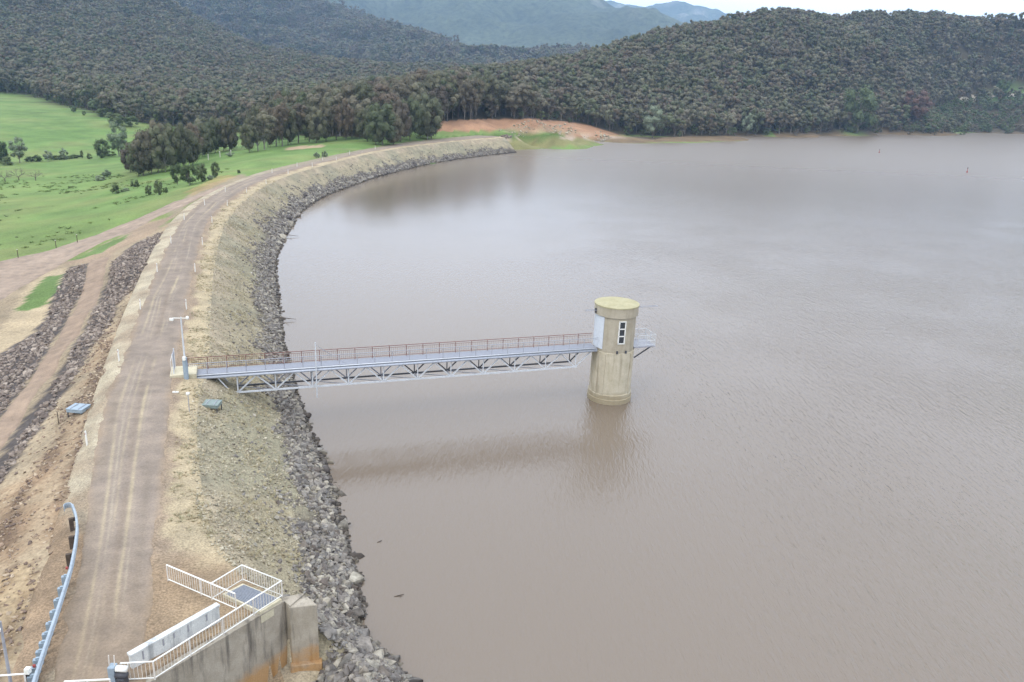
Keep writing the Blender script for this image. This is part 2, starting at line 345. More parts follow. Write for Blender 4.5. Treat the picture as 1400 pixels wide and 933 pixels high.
# wing wall of the spillway, seen from its water face
WA = atz(392, 821, 5.42)[:2]; WB = atz(210, 931, 5.42)[:2]
WD = (WB - WA) / np.linalg.norm(WB - WA); WN = np.array([WD[1], -WD[0]])
if WN @ (np.array([0, 20.]) - WA) < 0: WN = -WN
WB = WA + WD * 14.0
E1, E2, E3 = atz(396, 831, 5.34)[:2], atz(434, 827, 5.34)[:2], atz(417, 813, 5.34)[:2]
ED = (E2 - E1) / np.linalg.norm(E2 - E1); EN = np.array([ED[1], -ED[0]])        # the end block's face, towards the camera
def dam_z(s, n):
    """height of the embankment surface at station s, offset n"""
    d1, l0, l1, l2, ww = oD1(s), oL0(s), oL1(s), oL2(s), oW(s)
    z = np.interp(0, [0, 1], [0, 1]) * 0 + np.zeros_like(np.asarray(n, float))
    t1 = (n - d1) / np.maximum(l0 - d1, .2); t3 = (n - l1) / np.maximum(l2 - l1, .2); t4 = (n - l2) / np.maximum(ww - l2, .5)
    mid = np.clip((n - l0) / np.maximum(l1 - l0, .5), 0, 1)
    z = ZC + .10 * (1 - (2 * mid - 1) ** 2)
    z = np.where(n < l0, ZC - .22 * (1 - np.clip(t1, 0, 1)), z)
    z = np.where(n < d1, ZC - .22 - .6 * (d1 - n), z)
    z = np.where(n > l1, ZC - .25 * np.clip(t3, 0, 1), z)
    z = np.where(n > l2, (ZC - .25) * (1 - np.clip(t4, 0, 2.0)), z)
    return z

# ------------------------------------------------------------------ the ground: heights from the places the photograph gives
ctrl = []
def cz(x, y, z): ctrl.append(tuple(atz(x, y, z)))
def cd(x, y, D, dz=0): p = atd(x, y, D); ctrl.append((p[0], p[1], p[2] + dz))
def cw(x, y, z): ctrl.append((x, y, z))
for s in np.r_[2:60:7, 62:CLs[-1]:14]:
    x, y = at_sn(s, oD1(s)); cw(x, y, ZC - .25)
    x, y = at_sn(s, oD1(s) + 2.5); cw(x, y, ZC - .9)
    if s < 19 or s > 264: continue
    x, y = at_sn(s, oL2(s)); cw(x, y, ZC - 1.6)
    x, y = at_sn(s, oW(s)); cw(x, y, -1.8)
    x, y = at_sn(s, oW(s) + 14); cw(x, y, -7)
for a in (-1, 3, 7, 12, 18):
    for d, z in ((-1.2, 4.6), (.8, .0), (3, -1.2), (8, -4), (20, -8)):
        if a < 0 and d < 2: continue
        q = WA + WD * a + WN * d; cw(q[0], q[1], z)
for x, y in [(151, 357), (144, 390), (132, 420), (107, 460), (80, 512), (32, 575), (0, 620), (-60, 720), (-150, 860), (-260, 1000)]: cz(x, y, 2.6)
for x, y in [(121, 360), (117, 390), (92, 435), (67, 477), (45, 512), (0, 570), (-60, 650), (-180, 800)]: cz(x, y, 2.5)
for x, y in [(88, 372), (67, 420), (47, 455), (0, 484), (-80, 560), (-200, 680)]: cz(x, y, .2)
for x, y in [(60, 385), (25, 430), (0, 455), (-60, 500)]: cz(x, y, .1)
for x, y, z in [(0, 357, -.5), (0, 400, 0), (45, 372, 0), (-80, 380, -.4), (-80, 450, 0), (90, 352, .4), (130, 325, 1.0), (172, 320, 1.8), (180, 300, 1.9), (228, 288, 3.6), (215, 303, 3.4), (265, 270, 4.4), (300, 258, 5.0), (336, 245, 5.3), (400, 222, 5.4), (470, 207, 5.4), (160, 345, 2.6), (195, 325, 3.6), (222, 310, 4.5)]: cz(x, y, z)
for x, y, z in [(60, 330, -1.0), (0, 335, -1.6), (-100, 350, -2.2), (110, 290, -1.6), (0, 290, -4.5), (60, 262, -5.5), (0, 255, -6.6), (-120, 270, -7), (200, 272, 1.2), (160, 255, -3), (215, 245, -.5), (250, 250, 1.8), (300, 232, 3.2), (330, 225, 4.0), (370, 212, 4.0), (0, 235, -7.6), (100, 232, -7), (-140, 235, -8), (240, 232, -.5), (275, 217, 0), (310, 210, 1.6), (335, 208, 2.8), (400, 203, 4.2), (430, 205, 4.8), (470, 197, 5.), (0, 219, -8.4), (70, 216, -8.4), (150, 212, -8.2), (-150, 222, -8.5), (200, 208, -7), (250, 200, -6), (330, 195, -4), (380, 188, -1)]: cz(x, y, z)
for x, y, z in [(0, 190, -6), (100, 195, -6.5), (180, 192, -6.5), (0, 165, -3), (90, 172, -3.5), (170, 180, -4.5), (0, 131, 1), (40, 132, 1), (75, 142, .5), (110, 150, 0), (165, 165, -1), (215, 172, -3.5), (262, 178, -5), (-150, 135, 2), (-150, 180, -4), (330, 178, -4)]: cz(x, y, z)
# far abutment, red bank, shore
for x, y, z in [(520, 197, 5.6), (600, 186, 5.9), (690, 183, 5.8), (740, 184, 5.0), (800, 187, 3.2), (830, 187, 1.5), (610, 180, 6.4), (700, 180, 6.6), (760, 182, 6.0), (600, 168, 9.5), (660, 165, 10), (730, 164, 10.2), (780, 168, 9), (820, 178, 5), (850, 184, 2.0), (500, 188, 6), (430, 190, 3.5), (560, 178, 7.5), (470, 180, 4)]: cz(x, y, z)
for x, y in [(700, 205), (740, 201), (770, 197), (810, 192.5), (845, 190), (920, 189), (1000, 187.5), (1100, 184.5), (1200, 183.2), (1300, 183), (1400, 183), (1550, 184)]: cz(x, y, 0.0)
for x, y in [(720, 211), (790, 205), (860, 199), (1000, 196), (1200, 192), (1400, 192), (1550, 195)]: cz(x, y, -4)
for x, y in [(860, 186), (920, 185), (1000, 183.5), (1100, 181), (1200, 179.5), (1300, 179), (1400, 179)]: cz(x, y, 2.5)
for x, y in ((40, 60), (60, 120), (100, 200), (50, 250), (150, 300), (120, 20), (300, 400), (10, 170), (20, 100), (60, 350), (300, 100), (500, 400)): cw(x, y, -9)
for x, y in [(572, 229.5), (600, 224), (640, 216.5), (670, 211)]: cz(x, y, -.1)
for x, y, z in [(650, 207, .9), (680, 200, 1.6), (710, 195, 2.4)]: cz(x, y, z)
for x, y in [(600, 236), (650, 226), (690, 219)]: cz(x, y, -4)
for s in np.arange(254, CLs[-1], 7):
    x, y = at_sn(s, oL2(s)); cw(x, y, ZC - 1.4)
    x, y = at_sn(s, oL2(s) + 3); cw(x, y, 1.2)
# right-hand hill
for x, y, D in [(550, 150, 420), (620, 142, 440), (690, 126, 500), (755, 106, 580), (840, 80, 660), (919, 50, 730), (1000, 29, 800), (1080, 20, 850), (1200, 23, 900), (1300, 25, 950), (1400, 26, 1000), (1600, 24, 1080)]:
    cd(x, y, D); p = atd(x, y, D + 260); cw(p[0], p[1], max(8, ctrl[-1][2] - 45))
for x, y, D in [(1350, 139, 880), (1400, 137, 890), (1330, 141, 900), (1400, 122, 935), (1300, 145, 860), (1250, 150, 800), (900, 120, 560), (1000, 100, 640), (1100, 90, 700), (1200, 90, 760)]: cd(x, y, D)
# left-hand hill
for x, y, D in [(-250, -110, 1350), (0, -45, 1320), (110, -20, 1300), (215, 12, 1280), (300, 50, 1230), (400, 86, 1150), (520, 101, 1050), (600, 104, 980), (680, 108, 920)]:
    cd(x, y, D); p = atd(x, y, D + 450); cw(p[0], p[1], max(10, ctrl[-1][2] - 70))
for x, y, D in [(100, 78, 860), (0, 60, 860), (-200, 50, 860), (300, 112, 800), (400, 128, 720), (230, 66, 1020), (500, 128, 720), (400, 150, 560), (300, 150, 620), (200, 130, 640)]: cd(x, y, D)
for x, y, z in [(-600, 100, -6), (-500, 300, -6), (-900, 600, 20), (-150, 10, -1), (-300, 0, -5), (0, -200, -5), (-60, -100, -2), (300, -300, -9), (900, 900, 60), (1200, 700, 40), (900, 400, -4), (-1200, 1400, 150), (1200, 1500, 60), (0, 1900, 40), (-500, 1900, 60), (-1200, 0, 0), (1200, -200, -5)]: cw(x, y, z)
ctrl = np.array(ctrl)
_k, _i = np.unique(np.round(ctrl[:, :2] / 1.5).astype(int), axis=0, return_index=True); ctrl = ctrl[np.sort(_i)]
_d = np.linalg.norm(ctrl[:, None, :2] - ctrl[None, :, :2], axis=2)
_n = len(ctrl); _A = np.zeros((_n + 1, _n + 1)); _A[:_n, :_n] = _d; _A[:_n, _n] = 1; _A[_n, :_n] = 1
_A[np.arange(_n), np.arange(_n)] -= .4
_w = np.linalg.solve(_A, np.r_[ctrl[:, 2], 0])
def land(x, y):
    x = np.asarray(x, float); sh = x.shape; x = x.ravel(); y = np.asarray(y, float).ravel(); z = np.empty(len(x))
    for a in range(0, len(x), 20000):
        q = slice(a, a + 20000); z[q] = np.sqrt((x[q, None] - ctrl[None, :, 0]) ** 2 + (y[q, None] - ctrl[None, :, 1]) ** 2) @ _w[:-1] + _w[-1]
    D = np.hypot(x, y)
    hill = sstep(420, 900, D) * sstep(12, 50, z)
    z = z + hill * ((fbm(x, y, 170, 4, 5) - .5) * 42) + (fbm(x, y, 9, 3, 8) - .5) * .5 * sstep(110, 220, D) + (fbm(x, y, 2.2, 3, 9) - .5) * .22
    return z.reshape(sh)
def hit(px, py):
    d = ray(px, py); t = np.r_[np.geomspace(15, 2500, 700)]; P = O + d[None] * t[:, None]
    below = P[:, 2] < land(P[:, 0], P[:, 1]); i = int(np.argmax(below))
    if not below[i]: return atd(px, py, 900)
    a, b_ = t[max(i - 1, 0)], t[i]
    for _ in range(14):
        c = .5 * (a + b_); p = O + d * c
        if p[2] < land(p[:1], p[1:2])[0]: b_ = c
        else: a = c
    return O + d * b_
def hits(pts): return np.array([hit(*p) for p in pts])

# tensor grid, fine where the camera is near
def spaced(segs):
    o = []
    for a, b_, st in segs: o += list(np.arange(a, b_, st))
    return np.array(sorted(set(np.round(o, 3))))
gx = spaced([(-2600, -700, 90), (-700, -220, 14), (-220, -100, 3), (-100, -16, .55), (-16, 30, 2.5), (30, 160, 8), (160, 700, 14), (700, 2600, 90)])
gy = spaced([(-600, 0, 60), (0, 24, 3), (24, 128, .55), (128, 260, 1.8), (260, 480, 4), (480, 1100, 13), (1100, 1500, 22), (1500, 2400, 90)])
X, Y = np.meshgrid(gx, gy, indexing='ij'); Z = land(X, Y)
P = np.stack([X, Y, Z], -1).reshape(-1, 3)
px, py, dep = project(P); Dh = np.hypot(P[:, 0], P[:, 1])
jx = px + (fbm(P[:, 0], P[:, 1], 2.0, 3, 21) - .5) * 900 / np.maximum(dep, 30) ; jy = py + (fbm(P[:, 0], P[:, 1], 2.0, 3, 31) - .5) * 420 / np.maximum(dep, 30)
def region(poly): return inpoly(jx, jy, poly) & (dep > 5)
g1 = fbm(P[:, 0], P[:, 1], 14, 4, 3)[:, None]; g2 = fbm(P[:, 0], P[:, 1], 45, 3, 4)[:, None]; g3 = fbm(P[:, 0], P[:, 1], 3.0, 3, 6)[:, None]
KG = .66
green = lin(112, 144, 78, KG * 1.12) * (1 - g2) + lin(134, 156, 92, KG * 1.12) * g2
green = green * (.66 + .68 * g1)
olive = lin(140, 146, 92, KG); brown = lin(150, 132, 100, KG)
COL = green + (olive - green) * np.clip((g1 - .48) * 3, 0, .7)
near_field = sstep(210, 120, Dh)[:, None]
COL = COL + (olive - COL) * np.clip(near_field * .75 * (g3 + .2), 0, 1)
forestfloor = lin(92, 84, 66, KG)
def paint(maskv, c, var=.25):
    global COL
    mm = np.asarray(maskv, float)
    if mm.ndim == 1: mm = mm[:, None]
    COL = COL * (1 - mm) + (np.asarray(c) * (1 - var / 2 + var * g3)) * mm
FOREST_PX = [(-400, -300), (-400, 128), (0, 128), (40, 130), (75, 141), (110, 149), (165, 164), (215, 171), (265, 177), (330, 182), (420, 186), (500, 188), (560, 176), (600, 167), (660, 164), (730, 163), (780, 167), (820, 178), (850, 185), (920, 187.3), (1000, 185.6), (1100, 183), (1200, 181.8), (1400, 181.8), (1700, 182), (1700, -300)]
CLEAR_PX = [(1312, 141), (1335, 127), (1420, 120), (1700, 118), (1700, 142), (1400, 138)]
paint(inpoly(px, py, FOREST_PX) & (dep > 200), forestfloor)
paint(region(CLEAR_PX) & (dep > 500), lin(112, 138, 84, KG))
# downstream side of the dam
EARTH = lin(176, 158, 132, KG); PALE = lin(206, 190, 158, KG); RUST = lin(172, 140, 110, KG)
paint(region([(-300, 1200), (-300, 520), (0, 360), (30, 372), (92, 358), (152, 345), (200, 322), (246, 296), (300, 300), (300, 1200)]), EARTH, .4)
paint(region([(250, 1300), (250, 820), (330, 840), (392, 830), (436, 832), (560, 840), (560, 1300)]), lin(128, 116, 102, KG), .5)
str_ = np.clip((fbm(P[:, 0] * .9 + P[:, 1] * .4, P[:, 1] * .15 - P[:, 0] * .3, 1.0, 3, 41) - .5) * 3, -.0, 1)
nn_s = P[:, 0] * .94 + P[:, 1] * .34; ss_s = -P[:, 0] * .34 + P[:, 1] * .94
streak = fbm(nn_s * 1.5, ss_s * .22, 1.0, 4, 41)
BANK = region([(-300, 1200), (-300, 600), (0, 625), (110, 520), (200, 365), (235, 320), (196, 378), (150, 500), (118, 612), (60, 780), (10, 933), (-20, 1200)])
paint(BANK * sstep(.42, .62, fbm(P[:, 0], P[:, 1], 7, 3, 43)) * .6, RUST, .5)
paint(BANK * sstep(.5, .66, streak) * .75, lin(120, 100, 84, KG), .5)
paint(BANK * sstep(.5, .36, streak) * .5, lin(204, 184, 154, KG), .3)
paint(region([(-40, 960), (-40, 800), (40, 770), (60, 800), (20, 900)]) * .3, lin(190, 160, 116, KG), .4)
paint(region([(-100, 700), (0, 622), (76, 515), (108, 462), (146, 390), (153, 357), (190, 330), (232, 318), (222, 330), (200, 365), (165, 410), (130, 470), (95, 525), (50, 590), (0, 665), (-100, 800)]), lin(104, 96, 92, KG), .5)
paint(region([(-100, 660), (0, 572), (45, 512), (92, 435), (117, 390), (121, 360), (96, 366), (86, 378), (68, 420), (47, 455), (0, 484), (-100, 560)]), lin(104, 96, 92, KG), .5)
paint(region([(-200, 640), (-100, 560), (0, 482), (47, 455), (68, 420), (92, 366), (60, 374), (40, 388), (0, 452), (-200, 600)]), lin(202, 182, 150, KG), .3)
paint(region([(20, 425), (45, 398), (62, 378), (85, 376), (76, 402), (66, 415), (40, 425)]), lin(118, 142, 84, KG), .3)
paint(region([(88, 362), (130, 340), (180, 316), (206, 302), (238, 296), (200, 324), (160, 342), (150, 356), (120, 360)]), lin(176, 154, 130, KG), .3)
paint(region([(96, 357), (128, 342), (178, 318), (168, 328), (140, 344), (118, 353)]), lin(122, 144, 88, KG), .3)
paint(region([(235, 300), (262, 278), (305, 258), (340, 243), (330, 238), (290, 250), (255, 268), (230, 288)]), lin(168, 154, 128, KG), .3)
paint(region([(255, 262), (300, 240), (325, 240), (300, 252), (262, 268)]) * .6, lin(186, 160, 110, KG), .4)
# far abutment
paint(region([(478, 208), (560, 194), (640, 187), (700, 184), (760, 187), (830, 188), (860, 189), (860, 196), (780, 199), (700, 208), (640, 218), (640, 190)]), lin(150, 146, 98, KG), .4)
paint(region([(600, 187), (690, 183), (780, 180), (800, 184), (840, 187), (690, 190)]), lin(108, 132, 72, KG), .3)
paint(region([(596, 180), (600, 166), (660, 163), (730, 162), (790, 168), (830, 180), (850, 188), (800, 188), (760, 181), (700, 178), (640, 180)]), lin(192, 150, 118, KG), .6)
paint(region([(690, 180), (700, 172), (760, 174), (800, 183), (740, 182)]) * .6, lin(186, 164, 134, KG), .5)
paint(region([(585, 198), (600, 192), (690, 188), (840, 187), (840, 189), (700, 191.5), (610, 199)]), lin(196, 176, 156, KG), .2)
paint(region([(390, 202), (440, 198), (446, 201), (390, 206)]), lin(196, 172, 140, KG), .3)
paint(region([(840, 187), (900, 187.8), (1000, 186.2), (1100, 183.6), (1200, 182.4), (1500, 182.4), (1500, 190), (800, 196)]), lin(138, 118, 92, KG), .4)
keep = np.ones(len(P), bool)
structure('ground', P, grid_faces(len(gx), len(gy)), M['terrain'], COL)
LAND = (X, Y)

# ------------------------------------------------------------------ water
wv = [(-420, -400, 0), (2600, -400, 0), (2600, 1400, 0), (-420, 1400, 0)]
wx = spaced([(-75, 60, 4), (60, 700, 40), (700, 2600, 300)]); wy = spaced([(-500, 20, 60), (20, 360, 4), (360, 1000, 40)])
WX, WY = np.meshgrid(wx, wy, indexing='ij')
wP = np.stack([WX, WY, WX * 0], -1).reshape(-1, 3); wF = grid_faces(len(wx), len(wy)); wc_ = wP[wF].mean(1); near_dam = wc_[:, 0] < 30
wet = np.ones(len(wF), bool); wsn = to_sn(wc_[near_dam][:, :2]); wet[near_dam] = wsn[:, 1] > oL1(wsn[:, 0]) + .5
wet &= ~((wc_[:, 0] < -12) & (wc_[:, 1] < 30))
structure('reservoir_water', wP, wF[wet], M['water'])

# ------------------------------------------------------------------ embankment and crest road
S = spaced([(0, 70, .35), (70, 160, .7), (160, CLs[-1], 1.5)])
def strip(a_fn, b_fn, nv, ta=0.0, tb=1.0):
    T = np.linspace(ta, tb, nv); A = a_fn(S)[:, None]; B = b_fn(S)[:, None]; N = A + (B - A) * T[None]
    SS = np.repeat(S[:, None], nv, 1); x, y = at_sn(SS, N); return SS, N, T, x, y
# road
SS, N, T, x, y = strip(lambda s: oL0(s) + (fbm(s, s * 0, 1.6, 3, 57) - .5) * .8, lambda s: oL1(s) + (fbm(s, s * 0 + 9, 1.6, 3, 58) - .5) * .8, 61)
edge = (fbm(SS, N * 0, 1.5, 3, 51) - .5)
z = dam_z(SS, N) + (fbm(x, y, 1.5, 3, 52) - .5) * .05
z -= (.16 * (sstep(.05, 0, T) + sstep(.95, 1, T)))[None]
sc = (oL1(S) - oL0(S))[:, None]
u = (N - oL0(S)[:, None]); wr = (fbm(SS * 0 + SS, SS * 0, 22, 2, 53) - .5) * 1.1
base = lin(166, 151, 137, KG) * np.ones(x.shape + (1,)); base = base * (.9 + .2 * fbm(x, y, 5, 3, 54)[..., None])
frac = u / sc
for c0, hw, cc, am in [(.27, .022, lin(194, 178, 152, KG), .7), (.36, .014, lin(188, 174, 154, KG), .7), (.43, .016, lin(192, 176, 150, KG), .5), (.60, .024, lin(196, 180, 152, KG), .8), (.67, .014, lin(190, 176, 156, KG), .7), (.53, .05, lin(156, 140, 124, KG), .5), (.18, .07, lin(158, 143, 126, KG), .5), (.80, .07, lin(156, 142, 128, KG), .6)]:
    wr2 = (fbm(SS, SS * 0 + c0 * 50, 14, 3, 153) - .5) * .12; g = np.exp(-((frac - c0 - wr / 9 - wr2) / hw) ** 2) * am * 1.5 * sstep(.3, .7, fbm(SS, N * .2 + c0 * 90, 7, 3, 155)); base = base + (cc - base) * np.clip(g, 0, 1)[..., None]
edge_w = np.clip(sstep(.16, .0, frac + edge * .12) + sstep(.84, 1.0, frac + edge * .12), 0, 1)[..., None]; base = base + (lin(172, 152, 130, KG) - base) * edge_w
pad = sstep(38, 24, y)[..., None]
base = base + (lin(166, 144, 118, KG) - base) * pad * .6
road = structure('crest_road', np.stack([x, y, z], -1).reshape(-1, 3), grid_faces(*x.shape), M['road'], base.reshape(-1, 3))
# embankment: downstream shoulder, and the upstream shoulder and face as one sheet each side of the road
def jit(a, seed, amp): return lambda s: a(s) + (fbm(s, s * 0, 1.2, 3, seed) - .5) * amp
VV = []; FF = []; CC = []
def add_sheet(x, y, z, col):
    n = sum(len(v) for v in VV); VV.append(np.stack([x, y, z], -1).reshape(-1, 3)); FF.append(grid_faces(*x.shape) + n); CC.append(col.reshape(-1, 3))
SS, N, T, x, y = strip(lambda s: oD1(s) - .8, lambda s: oL0(s) + .7, 11)
z = dam_z(SS, N) + (fbm(x, y, 1.2, 3, 61) - .5) * .12 - .07 * sstep(.1, .6, N - oL0(SS)); z[:, 0] -= .5
f = fbm(x, y, 1.6, 3, 62)[..., None]; far = sstep(130, 230, SS)[..., None]
col = lin(204, 190, 164, KG) * (.8 + .4 * f); col = col + (lin(168, 148, 126, KG) - col) * sstep(.40, .75, fbm(x, y, 3.0, 4, 162)[..., None]) * .7; col = col + (lin(168, 156, 134, KG) - col) * far
nearb = sstep(43, 39, y)[..., None]; col = col + (lin(170, 146, 120, KG) * (.8 + .4 * f) - col) * nearb * (1 - .8 * sstep(.5, .62, fbm(x, y, 3.2, 3, 163)[..., None]))
add_sheet(x, y, z, col)
SS, N, T, x, y = strip(lambda s: oL1(s) - .7, lambda s: oL2(s) + 0 * s, 15)
z1 = dam_z(SS, N) + (fbm(x, y, 1.2, 3, 63) - .5) * .10 - .07 * sstep(.1, .6, oL1(SS) - N)
def wall_side(x, y): return (x - WA[0]) * WN[0] + (y - WA[1]) * WN[1], (x - WA[0]) * WD[0] + (y - WA[1]) * WD[1]
def cut(x, y, z):
    d, a = wall_side(x, y)
    lo = 1.75 - .35 * np.clip(d - 1.2, 0, 9) - .22 * np.clip(a, 0, 9) + (fbm(x, y, 1.5, 3, 77) - .5) * .4
    fd_ = (x - E1[0]) * EN[0] + (y - E1[1]) * EN[1]; fa = (x - E1[0]) * ED[0] + (y - E1[1]) * ED[1] - np.linalg.norm(E2 - E1)
    z = np.where((d > -.2) & (a > .1), np.minimum(z, lo), z)
    front = (fd_ > -.35) & (a > -6) & (d > -.2)
    return np.where(front, np.minimum(z, lo + np.clip(fa, 0, 6) * .55 + np.clip(-fd_, 0, 1) * 2), z)
f = fbm(x, y, 1.8, 4, 64)[..., None]; t = T[None, :, None] + (f - .5) * .9
col = lin(172, 152, 130, KG) * np.ones(x.shape + (1,)); col = col + (lin(202, 184, 152, KG) - col) * sstep(.25, .55, t)
col = col + (lin(188, 174, 144, KG) - col) * sstep(.85, 1.15, t)
padm = (sstep(36.2 , 33.8, y + (f[..., 0] - .5) * 2) + 0)[..., None]
col = col + (lin(172, 148, 120, KG) * (.85 + .3 * f) - col) * padm * .85
add_sheet(x, y, cut(x, y, z1), col)
SS, N, T, x, y = strip(lambda s: oL2(s), lambda s: oL2(s) + (oW(s) - oL2(s)) * 1.55, 44)
t = (T * 1.55)[None, :] + 0 * SS
z = dam_z(SS, N) + (fbm(x, y, .9, 3, 65) - .5) * .28 * sstep(0, .1, t)
f = fbm(x, y, 2.2, 4, 66)[..., None]; f2 = fbm(x, y, .7, 3, 67)[..., None]; f3 = fbm(x, y, 7, 3, 68)[..., None]
tt = t[..., None] + (f - .5) * .5
col = lin(192, 176, 150, KG) * np.ones(x.shape + (1,)); col = col + (lin(182, 170, 142, KG) - col) * sstep(.1, .35, tt)
col = col + (lin(162, 158, 134, KG) - col) * sstep(.4, .65, f3) * .6
col = col + (lin(116, 108, 98, KG) - col) * sstep(.62, .85, tt)
col = col + (lin(70, 60, 54, KG) - col) * sstep(.88, .98, t[..., None])
col = col * (.75 + .5 * f2)
add_sheet(x, y, cut(x, y, z), col)
dam = structure('dam_embankment', np.concatenate(VV), np.concatenate(FF), M['dam'], np.concatenate(CC))

# tracks on the downstream side
def track(name, Lp, Rp, col, n=150, nv=11, seed=70, lift=.05):
    A = resample(smooth_line(hits(Lp), 1), n); B = resample(smooth_line(hits(Rp), 1), n)
    Tt = np.linspace(0, 1, nv)[None, :, None]; A = A + 0; s = np.arange(n)
    d = B[:, :2] - A[:, :2]; l = np.linalg.norm(d, axis=1)[:, None]
    A[:, :2] += d / l * ((fbm(s, s * 0, 3, 3, seed)[:, None] - .5) * .8); B[:, :2] += d / l * ((fbm(s, s * 0, 3, 3, seed + 1)[:, None] - .5) * .8)
    Pm = A[:, None, :2] + (B - A)[:, None, :2] * Tt; x, y = Pm[..., 0], Pm[..., 1]
    z = land(x, y) + lift; z[:, 0] -= .2; z[:, -1] -= .2
    f = fbm(x, y, 3, 4, seed + 2)[..., None]; c = np.asarray(col) * (.85 + .3 * f)
    for c0 in (.3, .7): c = c * (1 + .12 * np.exp(-((Tt - c0) / .07) ** 2))
    return structure(name, np.stack([x, y, z], -1).reshape(-1, 3), grid_faces(n, nv), M['road'], c.reshape(-1, 3))
track('access_track', [(-120, 372), (0, 356), (70, 341), (130, 321), (200, 292), (260, 271), (310, 253), (340, 243)], [(-120, 500), (0, 424), (40, 378), (95, 357), (172, 318), (224, 296), (268, 276), (318, 256), (342, 246)], lin(178, 158, 140, KG), 220, 15)
track('berm_track', [(122, 355), (117, 390), (92, 435), (67, 477), (45, 512), (0, 570), (-60, 650)], [(151, 352), (145, 390), (131, 422), (107, 460), (79, 512), (32, 575), (0, 618), (-40, 690)], lin(172, 150, 130, KG), 160, 9, 80)

_hp = hits([(1312, 137), (1330, 135), (1350, 133), (1375, 131.5), (1400, 130.5), (1440, 129)]); _hd = np.c_[_hp[:, 0], _hp[:, 1]]; _ht = np.gradient(_hd, axis=0); _ht /= np.linalg.norm(_ht, axis=1)[:, None]
_ha = resample(np.c_[_hd + np.c_[-_ht[:, 1], _ht[:, 0]] * 3.0, _hp[:, 2]], 40); _hb = resample(np.c_[_hd - np.c_[-_ht[:, 1], _ht[:, 0]] * 3.0, _hp[:, 2]], 40)
_hm = np.stack([_ha, (_ha + _hb) / 2, _hb], 1); _hm[..., 2] = land(_hm[..., 0], _hm[..., 1]) + .6
structure('hill_track', _hm.reshape(-1, 3), grid_faces(40, 3), M['road'], np.tile(lin(196, 186, 166, KG), (120, 1)))
# ------------------------------------------------------------------ far mountains
def ridge(name, crest, Dc, zb, front, seed, amp, col, nv=40, nu=260):
    q = np.array(crest, float); xs = np.linspace(q[0, 0], q[-1, 0], nu); ys = np.interp(xs, q[:, 0], q[:, 1]); ds = np.interp(xs, q[:, 0], q[:, 2])
    top = np.array([atd(a, b_, D) for a, b_, D in zip(xs, ys, ds)]); T = np.linspace(0, 1.6, nv)
    dirs = top[:, :2] / np.linalg.norm(top[:, :2], axis=1)[:, None]
    Dd = ds[:, None] - front + front * T[None]
    x = dirs[:, 0:1] * Dd; y = dirs[:, 1:2] * Dd
    prof = np.where(T < 1, np.sin(T * math.pi / 2) ** 1.25, np.clip(1 - (T - 1) * .9, 0, 1))
    g = 1 - np.abs(fbm(x, y, front * .45, 5, seed) * 2 - 1); g2 = fbm(x, y, front * .12, 4, seed + 3)
    env = np.sin(np.clip(T, 0, 1) * math.pi)[None]
    z = zb + (top[:, 2:3] - zb) * prof[None] + ((g - .62) * amp + (g2 - .5) * amp * .5) * env
    f = fbm(x, y, front * .1, 4, seed + 9)[..., None]; c = np.asarray(col) * (.75 + .5 * f)
    rockm = sstep(.66, .74, fbm(x, y, front * .11, 3, seed + 20)) * sstep(.35, .6, T)[None] * sstep(1.0, .8, T)[None]
    c = c + (lin(150, 146, 138) - c) * (rockm * .55)[..., None]
    return structure(name, np.stack([x, y, z], -1).reshape(-1, 3), grid_faces(nu, nv), M['hillfar'], c.reshape(-1, 3)), np.stack([x, y, z], -1), T
fl = lin(84, 90, 68, .85)
mid, midP, midT = ridge('middle_ridge', [(-300, -150, 2600), (100, -70, 2500), (215, -30, 2450), (330, -15, 2400), (400, 6, 2350), (450, 22, 2300), (520, 45, 2200), (580, 66, 2100), (640, 86, 2050), (800, 92, 2100), (1000, 96, 2200)], 0, 20, 900, 3, 60, fl)
ridge('far_range', [(-400, -60, 4600), (200, -40, 4600), (420, -8, 4500), (520, 1, 4500), (563, -2, 4500), (610, 2, 4500), (640, 2, 4500), (690, 5, 4500), (755, 6, 4450), (775, 13, 4400), (820, 30, 4300), (870, 48, 4200), (940, 66, 4200), (1200, 90, 4300)], 0, 30, 1900, 5, 300, fl, 60, 320)
ridge('farthest_range', [(500, 30, 6500), (700, 20, 6500), (775, 12.5, 6400), (805, 10, 6400), (835, 8, 6400), (862, 12, 6400), (885, 17.5, 6400), (905, 16, 6400), (935, 11.5, 6400), (965, 14, 6400), (1050, 42, 6500), (1500, 62, 6500), (1900, 70, 6500)], 0, 30, 1500, 8, 220, fl, 40, 320)

